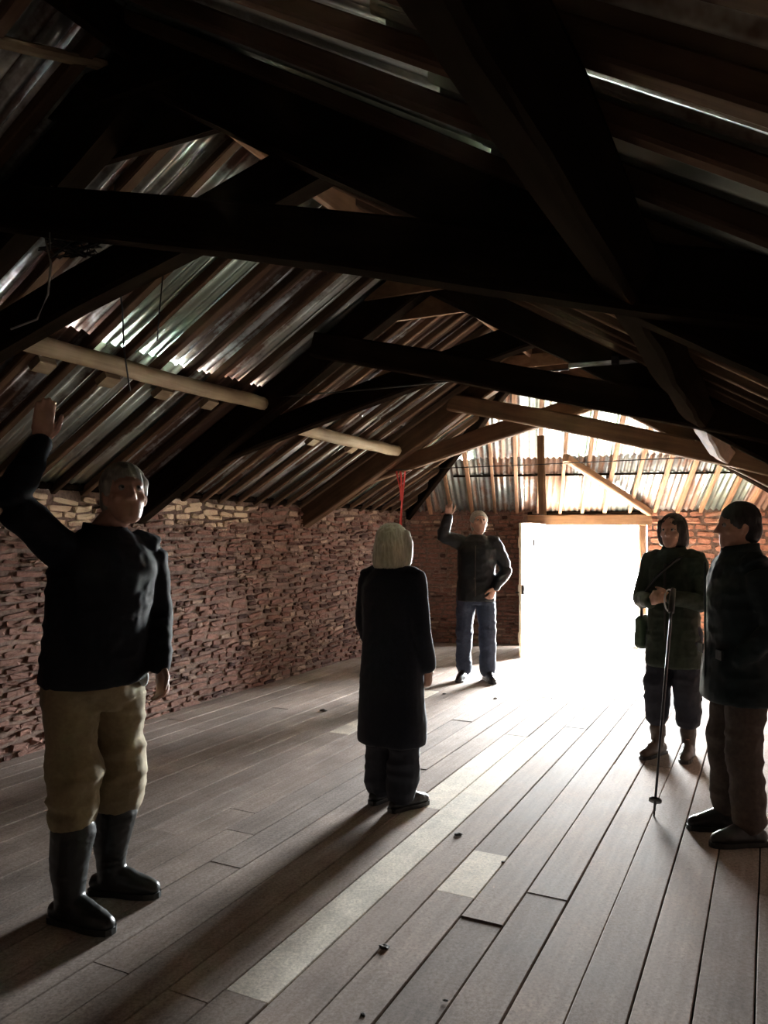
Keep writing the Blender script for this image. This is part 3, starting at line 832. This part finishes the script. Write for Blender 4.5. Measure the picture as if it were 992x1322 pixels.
def hand(g, wrist, direc, pn, side, s=1.0, curl=0.35, point=False):
    """palm + five fingers; pn palm normal (fingers curl that way); side: +1 if the thumb lies along direc x pn"""
    d = Vector(direc).normalized(); n_ = Vector(pn); n_ = (n_ - d * n_.dot(d)).normalized(); t = d.cross(n_) * side
    w = Vector(wrist)
    g.limb([w - d * 0.01 * s, w + d * 0.04 * s, w + d * 0.085 * s], [0.027 * s, 0.038 * s, 0.039 * s], flat=(n_, 0.42), n=12, sub=3)
    for i, (off, ln, r_) in enumerate(((0.030, 0.070, 0.0092), (0.010, 0.079, 0.0094), (-0.010, 0.073, 0.0092), (-0.029, 0.057, 0.0082))):
        c = curl if not (point and i == 0) else 0.05
        if point and i > 0: c = 1.15
        b = w + d * 0.082 * s + t * off * s
        pts = [b - d * 0.02 * s, b]; ang = 0; q = b.copy()
        for f in (0.45, 0.31, 0.24):
            ang += c
            q = q + (d * math.cos(ang) + n_ * math.sin(ang)) * ln * f * s; pts.append(q.copy())
        g.limb(pts, [r_ * s, r_ * s, r_ * 0.95 * s, r_ * 0.88 * s, r_ * 0.75 * s], n=8, sub=2)
    b = w + d * 0.02 * s + t * 0.026 * s
    td = (d * 0.75 + t * 0.6 + n_ * 0.25).normalized(); td2 = (d * 0.95 + t * 0.15 + n_ * (0.25 + curl * 0.5)).normalized()
    g.limb([b, b + td * 0.04 * s, b + td * 0.04 * s + td2 * 0.03 * s, b + td * 0.04 * s + td2 * 0.055 * s], [0.015 * s, 0.012 * s, 0.0105 * s, 0.009 * s], n=8, sub=2)
HEAD = [(-0.118, 0, 0.050, 0.022, 0.022), (-0.105, 0, 0.042, 0.040, 0.045), (-0.075, 0, 0.024, 0.056, 0.068), (-0.04, 0, 0.010, 0.066, 0.083),
        (0.0, 0, 0.0, 0.072, 0.094), (0.045, 0, -0.006, 0.0755, 0.098), (0.085, 0, -0.010, 0.066, 0.086), (0.108, 0, -0.012, 0.045, 0.06), (0.118, 0, -0.012, 0.018, 0.025)]
def head_geo(g, M):
    b = len(g.v)
    g.ring_stack(HEAD, 24, 2.1)
    g.limb([(0, 0.084, 0.026), (0, 0.102, -0.005), (0, 0.112, -0.024)], [0.010, 0.012, 0.0145], n=10)       # nose
    g.ball((0.011, 0.098, -0.028), (0.009, 0.011, 0.008)); g.ball((-0.011, 0.098, -0.028), (0.009, 0.011, 0.008))
    g.limb([(-0.045, 0.070, 0.030), (0, 0.087, 0.034), (0.045, 0.070, 0.030)], [0.011, 0.013, 0.011], n=10)  # brow
    g.limb([(-0.024, 0.078, -0.058), (0, 0.087, -0.056), (0.024, 0.078, -0.058)], [0.006, 0.0085, 0.006], n=8)
    g.limb([(-0.020, 0.078, -0.069), (0, 0.086, -0.071), (0.020, 0.078, -0.069)], [0.006, 0.009, 0.006], n=8)
    for sx in (-1, 1):
        g.ball((0.044 * sx, 0.058, -0.022), (0.022, 0.024, 0.020))                                           # cheek
        g.ball((0.076 * sx, -0.008, -0.008), (0.011, 0.021, 0.033), R=Matrix.Rotation(0.2, 3, 'X') @ Matrix.Rotation(-0.35 * sx, 3, 'Z'))
    g.xform(M, b)
def person(label, loc, face, h, spec):
    """local frame: +Y forward, +X the person's right"""
    s = h / 1.75
    f = Vector((face[0], face[1], 0)).normalized()
    phi = math.atan2(-f.x, f.y)
    S = lambda p: Vector(p) * s
    lean = Vector((*spec.get('lean', (0, 0)), 0))          # sideways/forward offset of the shoulders
    sh_z = 1.44
    hipc = Vector((0, 0, 0.93))
    shw = spec.get('sh', 0.185)
    shR = Vector((shw, 0, sh_z)) + lean; shL = Vector((-shw, 0, sh_z)) + lean
    aR = [shR] + [Vector(p) for p in spec['armR']]; aL = [shL] + [Vector(p) for p in spec['armL']]
    fR, fL = spec['footR'], spec['footL']                  # (x, y, yaw)
    hy, hp, hroll = spec.get('head', (0, 0, 0))
    hc = Vector((0, 0.025, 1.632)) + lean * 1.25 + Vector((*spec.get('head_off', (0, 0)), 0))
    HM = Matrix.Translation(hc) @ Matrix.Rotation(hy, 4, 'Z') @ Matrix.Rotation(hp, 4, 'X') @ Matrix.Rotation(hroll, 4, 'Y')
    def legpts(ft, sx):
        hipj = Vector((0.095 * sx, 0, 0.90)); an = Vector((ft[0], ft[1], 0.09))
        fd = Vector((-math.sin(ft[2]), math.cos(ft[2]), 0))
        kn = (hipj + an) / 2 + fd * 0.03 + Vector((0, 0, 0.02))
        return hipj, kn, an, fd
    # ---- body: one continuous skin
    g = Geo()
    g.ring_stack([(0.82, 0, 0, 0.10, 0.08), (0.90, 0, 0, 0.155, 0.105), (1.02, lean.x * .2, lean.y * .2, 0.14, 0.10), (1.14, lean.x * .4, lean.y * .4, 0.135, 0.098),
                  (1.28, lean.x * .7, lean.y * .7, 0.155, 0.11), (1.38, lean.x, lean.y, 0.165, 0.105), (1.45, lean.x, lean.y, 0.12, 0.08), (1.49, lean.x, lean.y, 0.06, 0.06)])
    g.limb([lean + Vector((0, -0.01, 1.42)), lean + Vector((0, 0, 1.50)), hc + Vector((0, -0.015, -0.06))], [0.062, 0.056, 0.055])
    for a in (aR, aL): g.limb([a[0] + Vector((-0.25 * (a[0].x - lean.x) * 0.5, 0, -0.035)), (a[0] + a[1]) / 2, a[1], (a[1] + a[2]) / 2, a[2]], [0.040, 0.040, 0.036, 0.034, 0.028])
    for ft, sx in ((fR, 1), (fL, -1)):
        hj, kn, an, fd = legpts(ft, sx)
        g.limb([hj, kn, an], [0.082, 0.056, 0.040])
        g.limb([an + Vector((0, 0, -0.04)) - fd * 0.04, an + Vector((0, 0, -0.05)) + fd * 0.12], [0.035, 0.03])
    for a, key, sx in ((aR, 'handR', 1), (aL, 'handL', -1)):
        hs = spec.get(key)
        d_ = (a[2] - a[1]).normalized()
        if hs: hand(g, a[2] + d_ * 0.01, hs[0] or d_, hs[1], hs[2], 1.0, hs[3], hs[4] if len(hs) > 4 else False)
    head_geo(g, HM)
    g.v = [tuple(Vector(v) * s) for v in g.v]
    body = link('person', remesh(g, 0.0062, 2), 'skin', None, loc)
    body.rotation_euler = (0, 0, phi)
    tag(body, label, 'person', 'visitors standing in the barn')
    # eyes
    for sx in (-1, 1):
        ge = Geo().ball((0.031 * sx, 0.081, 0.012), (0.0125, 0.0125, 0.0125)); ge.xform(HM); ge.v = [tuple(Vector(v) * s) for v in ge.v]
        e = link('eye', mesh('eye', ge.v, ge.f), 'eye_white', body, smooth=True)
        gi = Geo().ball((0.031 * sx, 0.0905, 0.012), (0.0058, 0.0042, 0.0058)); gi.xform(HM); gi.v = [tuple(Vector(v) * s) for v in gi.v]
        link('iris', mesh('iris', gi.v, gi.f), 'iris', e, smooth=True)
    # ---- hair
    gh = Geo()
    hair = spec['hair']
    if hair[0] == 'short':
        gh.ball((0, -0.014, 0.046), (0.087, 0.101, 0.092), 20, 14); gh.ball((0, -0.052, -0.012), (0.080, 0.066, 0.082), 18, 12)
        for sx in (-1, 1): gh.limb([(0.070 * sx, 0.035, 0.05), (0.074 * sx, 0.024, 0.005)], [0.016, 0.010])
    elif hair[0] == 'thin':
        gh.ball((0, -0.030, 0.022), (0.082, 0.088, 0.085), 20, 14); gh.ball((0, -0.050, -0.02), (0.075, 0.06, 0.07), 18, 12)
    elif hair[0] == 'bob':
        gh.ball((0, -0.018, 0.030), (0.096, 0.108, 0.106), 22, 16)
        gh.ring_stack([(-0.155, 0, -0.030, 0.080, 0.070), (-0.14, 0, -0.034, 0.106, 0.092), (-0.09, 0, -0.034, 0.112, 0.098), (0.0, 0, -0.028, 0.103, 0.098), (0.05, 0, -0.022, 0.094, 0.09)], 24, 2.2)
        for sx in (-1, 1): gh.limb([(0.075 * sx, 0.03, 0.06), (0.092 * sx, 0.035, -0.02), (0.090 * sx, 0.032, -0.11)], [0.030, 0.030, 0.026])
    elif hair[0] == 'jaw':
        gh.ball((0, -0.018, 0.030), (0.092, 0.103, 0.103), 22, 16)
        gh.ring_stack([(-0.115, 0, -0.035, 0.070, 0.060), (-0.10, 0, -0.036, 0.096, 0.082), (-0.05, 0, -0.034, 0.099, 0.088), (0.05, 0, -0.024, 0.090, 0.088)], 24, 2.2)
        for sx in (-1, 1): gh.limb([(0.072 * sx, 0.03, 0.06), (0.086 * sx, 0.008, -0.02), (0.080 * sx, -0.005, -0.085)], [0.024, 0.022, 0.018])
    gh.xform(HM); gh.v = [tuple(Vector(v) * s) for v in gh.v]
    link('hair', remesh(gh, 0.0075, 2, [(0.0035, 60, (1, 1, 0.12), 5), (0.002, 130, (1, 1, 0.2), 6)]), hair[1], body)
    # ---- trousers
    tr = spec['trousers']                                 # (material, hem z, knee radius, hem radius)
    g = Geo()
    g.ring_stack([(0.80, 0, 0, 0.13, 0.105), (0.86, 0, 0, 0.17, 0.125), (0.95, 0, 0, 0.172, 0.125), (1.05, lean.x * .2, lean.y * .2, 0.155, 0.115)])
    for ft, sx in ((fR, 1), (fL, -1)):
        hj, kn, an, fd = legpts(ft, sx)
        t = (kn.z - tr[1]) / (kn.z - an.z); end = kn.lerp(an, t)
        end_ = end + Vector((0, 0, tr[3] * 0.6))
        g.limb([hj, (hj + kn) / 2, kn, (kn + end_) / 2, end_], [0.100, 0.093, tr[2], (tr[2] + tr[3]) / 2, tr[3]])
    g.v = [tuple(Vector(v) * s) for v in g.v]
    link('trousers', remesh(g, 0.010, 2, spec.get('leg_folds', [(0.010, 6.5, (1, 1, 2.2), 7), (0.004, 20, (1, 1, 1), 8)])), tr[0], body)
    # ---- footwear
    bt = spec['boots']                                    # (kind, material, sole material, shaft height)
    for ft, sx in ((fR, 1), (fL, -1)):
        hj, kn, an, fd = legpts(ft, sx)
        g = Geo(); side_ = Vector((fd.y, -fd.x, 0))
        b0 = Vector((an.x, an.y, 0))
        g.limb([b0 - fd * 0.055 + UP * 0.045, b0 + fd * 0.02 + UP * 0.05, b0 + fd * 0.11 + UP * 0.045, b0 + fd * 0.175 + UP * 0.036], [0.040, 0.043, 0.047, 0.034], n=16)
        g.limb([b0 - fd * 0.02 + UP * 0.05, b0 + fd * 0.06 + UP * 0.075, b0 + fd * 0.12 + UP * 0.05], [0.040, 0.040, 0.034], n=14)
        if bt[3] > 0.09:
            top = kn.lerp(an, (kn.z - bt[3]) / (kn.z - an.z))
            mid_ = (top + an) / 2 - fd * 0.012
            r_t = 0.084 if bt[0] == 'welly' else 0.058; wl_ = bt[0] == 'welly'
            g.limb([an + UP * -0.02, an + UP * 0.06, mid_, top], [0.054 if wl_ else 0.044, 0.060 if wl_ else 0.050, 0.072 if wl_ else 0.052, r_t], n=16)
        g.v = [tuple(Vector(v) * s) for v in g.v]
        bo = link('boot' if bt[3] > 0.09 else 'shoe', remesh(g, 0.007, 3, [(0.002, 25, (1, 1, 1.5), 9)], 0.004), bt[1], body)
        # sole
        out_ = []
        for (y, w_) in ((-0.095, 0.022), (-0.08, 0.036), (-0.03, 0.038), (0.03, 0.036), (0.10, 0.046), (0.16, 0.044), (0.20, 0.030), (0.212, 0.012)): out_.append((y, w_))
        poly = [b0 + fd * y + side_ * w_ for y, w_ in out_] + [b0 + fd * y - side_ * w_ for y, w_ in reversed(out_)]
        poly = [Vector((p.x, p.y, 0)) * s for p in poly]
        link('sole', quad_prism('sole', poly, 0.0, 0.024), bt[2], bo)
    # ---- coat / jacket
    ct = spec['coat']                                     # dict
    hz = ct['hem']; wd = ct.get('w', 1.0)
    lx, ly = lean.x, lean.y
    rings = [(hz, 0, 0, ct['hemw'][0], ct['hemw'][1]), (hz + 0.03, 0, 0, ct['hemw'][0] * 1.01, ct['hemw'][1] * 1.01)]
    for (z, k, rx, ry) in ((0.95, 0.05, 0.198, 0.150), (1.10, .3, 0.188, 0.140), (1.25, .65, 0.195, 0.145), (1.36, .95, 0.200, 0.138), (1.43, 1, 0.175, 0.115), (1.475, 1, 0.115, 0.092), (1.51, 1, 0.074, 0.074)):
        if z > hz + 0.06: rings.append((z, lx * k, ly * k, rx * wd, ry * wd))
    g = Geo(); g.ring_stack(rings, 28, 2.3)
    for a in (aR, aL):
        d_ = (a[2] - a[1]).normalized()
        inner = Vector((a[0].x * 0.75 + lx * 0.25, a[0].y, a[0].z - 0.03))
        g.limb([inner, a[0] + UP * -0.008, (a[0] + a[1]) / 2, a[1], (a[1] + a[2]) / 2, a[2] - d_ * 0.01], [0.075, 0.078, 0.070, 0.062, 0.056, ct.get('cuff', 0.046)], n=16)
    if 'extra' in ct: ct['extra'](g)
    g.v = [tuple(Vector(v) * s) for v in g.v]
    co = link(ct['name'], remesh(g, 0.010, 3, ct.get('folds', FOLD)), ct['mat'], body)
    # collar
    cr = ct.get('collar', (0.085, 0.045))
    g = Geo(); n_ = 24
    c0 = lean + Vector((0, 0.004, 1.475))
    vs_, fs = [], []
    for j, (dz, rr) in enumerate(((0, cr[0] + 0.022), (cr[1] * 0.6, cr[0] + 0.004), (cr[1], cr[0]), (cr[1] * 0.8, cr[0] - 0.012), (0, cr[0] - 0.012))):
        for k in range(n_):
            a = 2 * math.pi * k / n_
            dip = 0.018 * max(0, math.sin(a))
            vs_.append((c0 + Vector((rr * math.cos(a), rr * 1.02 * math.sin(a), dz - dip))) * s)
    for j in range(4):
        for k in range(n_): fs.append((j * n_ + k, j * n_ + (k + 1) % n_, (j + 1) * n_ + (k + 1) % n_, (j + 1) * n_ + k))
    link('collar', mesh('collar', vs_, fs), ct['mat'], co, smooth=True)
    # front zip and pocket flaps follow the coat
    dg = None
    for nm, items in ct.get('trim', {}).items():
        for (x0, z0_, x1, z1_, y_, w_, th) in items:
            a = Vector((x0, y_, z0_)) * s; b = Vector((x1, y_, z1_)) * s
            beam(nm, a, b, w_, th, ct.get('trim_mat', ct['mat']), co, up=Vector((0, 1, 0)), rough=0.0005, segs=4, cham=0.002)
    return body

# man at the left, right arm raised, facing the viewer and to the right
def shirt(g): pass
pA = person('man at left in black jacket, khaki trousers and wellington boots, one arm raised', (-1.2, 3.2, 0), (0.74, -0.67), 1.83, dict(
    lean=(-0.03, 0.03), head_off=(-0.035, 0.045), head=(-0.25, 0.22, 0.0),
    armR=[(0.335, 0.03, 1.60), (0.245, 0.07, 1.815)], armL=[(-0.265, 0.02, 1.16), (-0.215, 0.13, 0.955)],
    handR=((-0.08, 0.1, 1.0), (0.30, 0.9, 0.05), 1, 0.13), handL=((0.05, 0.35, -1), (1, 0.1, 0), -1, 0.5),
    footR=(0.115, 0.035, 0.35), footL=(-0.115, -0.075, 0.60),
    hair=('short', 'grey_hair'), trousers=('khaki_cotton', 0.345, 0.092, 0.088), leg_folds=[(0.016, 5.0, (1, 1, 2.4), 7), (0.006, 16, (1, 1, 1.3), 8)],
    boots=('welly', 'rubber', 'rubber', 0.355),
    coat=dict(name='jacket', mat='navy_shell', hem=0.90, hemw=(0.205, 0.160), collar=(0.082, 0.055), w=1.05)))
# pale shirt tail showing under the jacket
g = Geo().ball((-0.165, 0.095, 0.905), (0.022, 0.012, 0.036)); g.v = [tuple(Vector(v) * 1.045) for v in g.v]
link('shirt_tail', remesh(g, 0.006, 1), 'white_cloth', pA)

# woman in the long coat, seen from behind
person('woman with pale bobbed hair in long dark coat, seen from behind in the middle', (0.045, 4.42, 0), (0.55, 0.84), 1.60, dict(sh=0.158,
    head=(-0.25, 0.0, 0.0),
    armR=[(0.215, -0.02, 1.13), (0.215, 0.07, 0.885)], armL=[(-0.205, 0.0, 1.13), (-0.190, 0.10, 0.90)],
    handR=((0.0, 0.1, -1), (-1, 0.2, 0), 1, 0.45), handL=((0.02, 0.2, -1), (1, 0.2, 0), -1, 0.45),
    footR=(0.085, -0.02, -0.35), footL=(-0.105, 0.03, -0.15),
    hair=('bob', 'blond_hair'), trousers=('dark_trousers', 0.07, 0.095, 0.095),
    boots=('shoe', 'black_leather', 'black_leather', 0.0),
    coat=dict(name='long_coat', mat='navy_wool', hem=0.40, hemw=(0.225, 0.165), collar=(0.080, 0.05), w=1.0, folds=SOFT, cuff=0.055)))

# far man pointing upwards
person('far man in dark jacket and jeans near the open door, pointing upwards', (0.98, 8.25, 0), (-0.16, -1.0), 1.79, dict(sh=0.17,
    lean=(-0.01, 0.0), head=(0.30, 0.28, 0.0), head_off=(-0.02, 0.0),
    armR=[(0.345, 0.06, 1.50), (0.275, 0.16, 1.70)], armL=[(-0.315, -0.06, 1.15), (-0.20, 0.11, 0.97)],
    handR=((-0.03, 0.05, 1), (-0.3, 0.9, 0), 1, 0.5, True), handL=((0.45, 0.35, -1), (0.6, -0.5, 0), -1, 0.5),
    footR=(0.125, 0.0, -0.25), footL=(-0.12, 0.02, 0.35),
    hair=('short', 'grey_hair'), trousers=('denim', 0.07, 0.085, 0.075),
    boots=('shoe', 'black_leather', 'black_leather', 0.0),
    coat=dict(name='jacket', mat='black_nylon', hem=0.83, hemw=(0.200, 0.150), collar=(0.080, 0.045),
              trim=dict(zip=[(0, 1.40, 0, 0.88, 0.158, 0.012, 0.008)]), trim_mat='iron')))

# woman with walking pole
pD = person('woman with dark bobbed hair holding a walking pole beside the doorway', (2.03, 5.42, 0), (-0.70, -0.71), 1.685, dict(sh=0.155,
    head=(0.05, 0.0, 0.0),
    armR=[(0.235, 0.03, 1.13), (0.045, 0.285, 1.14)], armL=[(-0.235, 0.03, 1.13), (-0.10, 0.27, 1.17)],
    handR=((-0.7, 0.5, 0.25), (-0.3, -0.8, 0.0), 1, 0.75), handL=((0.75, 0.45, 0.1), (0.2, -0.9, 0.0), -1, 0.75),
    footR=(0.10, 0.05, -0.10), footL=(-0.085, -0.05, 0.25),
    hair=('jaw', 'dark_hair'), trousers=('dark_trousers', 0.24, 0.092, 0.085),
    boots=('boot', 'brown_leather', 'black_leather', 0.20),
    coat=dict(name='jacket', mat='waxed_green', hem=0.66, hemw=(0.205, 0.165), collar=(0.082, 0.05), w=0.93,
              trim=dict(zip=[(0, 1.40, 0, 0.72, 0.150, 0.014, 0.012)]), trim_mat='iron')))
# man at the right edge
person('man at right edge in high-collared dark jacket, brown trousers and boots', (1.83, 3.97, 0), (-0.99, 0.05), 1.70, dict(
    lean=(0, 0.0), head=(0.0, 0.03, 0.0), head_off=(0, -0.01),
    armR=[(0.275, -0.06, 1.13), (0.185, 0.08, 0.96)], armL=[(-0.275, -0.06, 1.13), (-0.185, 0.08, 0.96)],
    handR=((-0.7, -0.45, -0.8), (-1, 0.1, 0), 1, 0.4), handL=((0.7, -0.45, -0.8), (1, 0.1, 0), -1, 0.4),
    footR=(0.10, 0.035, 0.0), footL=(-0.11, 0.0, 0.12),
    hair=('short', 'black_hair'), trousers=('brown_trousers', 0.09, 0.085, 0.075),
    boots=('boot', 'black_leather', 'rubber', 0.17),
    coat=dict(name='jacket', mat='dark_green_shell', hem=0.73, hemw=(0.235, 0.190), collar=(0.092, 0.075), w=1.12,
              trim=dict(zip=[(0, 1.45, 0, 0.78, 0.186, 0.014, 0.008)], pocket_flap=[(0.09, 0.98, 0.17, 0.98, 0.16, 0.05, 0.012), (-0.17, 0.98, -0.09, 0.98, 0.16, 0.05, 0.012)]))))

# ================================================================== SMALL THINGS
# walking pole
tip = Vector((1.485, 4.26, 0.0)); top = Vector((1.90, 5.09, 1.19))
pole = empty('walking_pole', tip); tag(pole, 'thin dark walking pole held by the woman beside the doorway', 'walking pole')
d = (top - tip)
tube('shaft', [tip + d * 0.02, tip + d * 0.4, tip + d * 0.9], 0.007, 'pole_metal', pole, tip, 8)
tube('upper_shaft', [tip + d * 0.38, tip + d * 0.9], 0.009, 'pole_metal', pole, tip, 8)
tube('tip', [tip, tip + d * 0.03], 0.005, 'iron', pole, tip, 8)
tube('grip', [tip + d * 0.88, tip + d * 0.93, tip + d * 1.0], 0.019, 'black_leather', pole, tip, 10)
tube('basket', [tip + d * 0.055, tip + d * 0.065], 0.035, 'rubber', pole, tip, 12)
lp = [top + Vector((0.03 * math.sin(a) - 0.03, -0.01, 0.0 - 0.09 * (1 - math.cos(a)) * 0.8)) for a in np.linspace(0, 2 * math.pi, 14)]
tube('wrist_strap', lp, 0.005, 'white_cloth', pole, tip)
# shoulder bag on the pole holder
phi = math.atan2(0.62, -0.78)
bag = empty('shoulder_bag', pD.location + Vector((0, 0, 0.70)), math.atan2(0.70, -0.71)); tag(bag, 'green shoulder bag hanging at the hip of the woman with the walking pole', 'bag')
g = Geo().ring_stack([(-0.11, 0.235, -0.03, 0.025, 0.06), (-0.09, 0.235, -0.03, 0.042, 0.09), (0.0, 0.235, -0.03, 0.050, 0.10), (0.10, 0.235, -0.03, 0.042, 0.095), (0.125, 0.235, -0.03, 0.025, 0.07)], 20, 3)
g.v = [(x, y, z + 0.14) for x, y, z in g.v]
link('pouch', remesh(g, 0.010, 2, [(0.005, 9, (1, 1, 1), 11)]), 'bag_green', bag)
tube('strap', [(0.225, 0.03, 0.26), (0.175, 0.13, 0.40), (0.06, 0.165, 0.55), (-0.06, 0.140, 0.665), (-0.105, 0.03, 0.715), (-0.08, -0.12, 0.66), (0.08, -0.16, 0.48), (0.225, -0.08, 0.26)], 0.012, 'black_leather', bag)
# red hazard tape hanging from the far truss
tp = B(7.20, -3.40, 2.20)
rt = empty('hazard_tape', tp); tag(rt, 'red tape hanging from the furthest truss above the blond woman', 'tape')
for dx_, ln, w_ in ((0.0, 0.66, 0.020), (0.035, 0.70, 0.018), (-0.025, 0.30, 0.016)):
    vs_, fs = [], []
    for i in range(9):
        t = i / 8
        c = Vector((dx_ * (1 - t * 0.6) + 0.015 * math.sin(4 * t + dx_ * 60), 0.01 * math.cos(5 * t), -ln * t))
        a = 1.2 * math.sin(3 * t + dx_ * 40) * 0.5
        e = Vector((math.cos(a), math.sin(a), 0)) * w_ / 2; th_ = Vector((-e.y, e.x, 0)).normalized() * 0.0008
        vs_ += [c - e - th_, c + e - th_, c + e + th_, c - e + th_]
    for i in range(8):
        for k in range(4): fs.append((i * 4 + k, i * 4 + (k + 1) % 4, i * 4 + 4 + (k + 1) % 4, i * 4 + 4 + k))
    link('strip', mesh('strip', vs_, fs), 'red_tape', rt)
# hanging cords and cables
def cord(pts, r_, mat, label, name='hanging_cord'):
    b = Vector(pts[0]); o = tube(name, pts, r_, mat, None, b); tag(o, label, 'cord', 'cords hanging from the roof'); return o
cord([B(2.05, -2.42, 2.86), B(2.05, -2.43, 2.70), B(2.05, -2.43, 2.62)], 0.003, 'cable_black', 'short thin cord over the near beam, left of the other one')
cord([B(2.05, -2.10, 2.80), B(2.05, -2.10, 2.64)], 0.003, 'cable_black', 'short thin cord over the near beam, right of the other one')
cord([at(152, 350, 3.6), at(158, 400, 3.62), at(160, 450, 3.6), at(168, 505, 3.6)], 0.004, 'cable_black', 'dark cord dangling below the left end of the near beam')
cord([at(212, 340, 3.5), at(206, 400, 3.5), at(203, 440, 3.5)], 0.003, 'cable_black', 'thin dark cord dangling where the near scissor beams cross')
cord([at(58, 305, 3.15), at(66, 340, 3.1), at(62, 380, 3.1), at(48, 412, 3.12), at(14, 425, 3.15)], 0.004, 'cable_pale', 'pale cable looping below the left end of the near beam')
tang = []
for i in range(46):
    a = i * 1.9
    tang.append(at(92 + 30 * math.cos(a) + 14 * math.sin(a * 0.37), 318 + 14 * math.sin(a * 1.13) + 6 * math.cos(i), 3.12 + 0.05 * math.sin(a * 0.7)))
cord(tang, 0.004, 'cable_black', 'tangle of dark wire hung on the left end of the near beam', 'wire_tangle')

# debris on the floor
def clod(x, y, r_, label, mat='debris', seed=0):
    g = Geo().ball((0, 0, r_ * 0.16), (r_, r_ * 0.7, r_ * 0.28), 8, 6)
    rr = random.Random(seed); g.v = [tuple(Vector(v) * rr.uniform(0.75, 1.2)) for v in g.v]
    g.v = [(a, b, max(c, 0.001)) for a, b, c in g.v]
    o = link('clod', mesh('clod', g.v, g.f), mat, None, (x, y, 0.0), smooth=False); o.rotation_euler = (0, 0, rr.uniform(0, 6))
    tag(o, label, 'debris', 'bits of dirt on the floor')
def fl(px, py): d_ = 1000 * CAM_Z / (py - 690); return ((px - 496) / 1000 * d_, d_)
for i, (px, py, r_, lb) in enumerate(((592, 1078, 0.022, 'dark lump of dirt at the right edge of the pale board strip'), (496, 1224, 0.024, 'dark leaf-like scrap on the boards right of the pale strip near the front'),
        (640, 902, 0.03, 'small dark lump on the bright boards in front of the far man'), (574, 896, 0.02, 'tiny dark speck on the boards left of the far man'),
        (418, 918, 0.035, 'dark crumb on the boards left of the woman in the long coat'), (469, 1311, 0.012, 'small dark crumb at the front edge beside the pale strip'),
        (650, 1113, 0.012, 'tiny crumb beside the short pale floor patch'), (575, 1292, 0.010, 'tiny dark crumb on the front boards'))):
    x, y = fl(px, py); clod(x, y, r_, lb, 'debris', i)
for i, (px, py, r_, lb) in enumerate(((233, 911, 0.035, 'white stone chip at the foot of the left wall'), (248, 904, 0.05, 'dark stone at the foot of the left wall beside a white chip'),
        (285, 900, 0.02, 'small pale chip on the floor near the left wall'))):
    x, y = fl(px, py); clod(x, y, r_, lb, 'pale_stone' if i != 1 else 'debris', 30 + i)
for i, (px, lb) in enumerate(((722, 'pale stone block standing just outside the left of the threshold'), (817, 'brown stone block at the foot of the right door jamb'))):
    P = E(s_at(px), 0, 0.30 if i == 0 else -0.06)
    me = boxm('door_stone', (-0.06, -0.06, 0), (0.06, 0.06, 0.13 if i == 0 else 0.09), 0.015)
    o = link('door_stone', me, 'pale_stone', None, (P.x, P.y, -0.12 if i == 0 else 0.0)); o.rotation_euler = (0, 0, 0.3)
    if i == 0: o.scale = (1, 1, 2.0)
    tag(o, lb, 'stone', 'stones at the doorway')
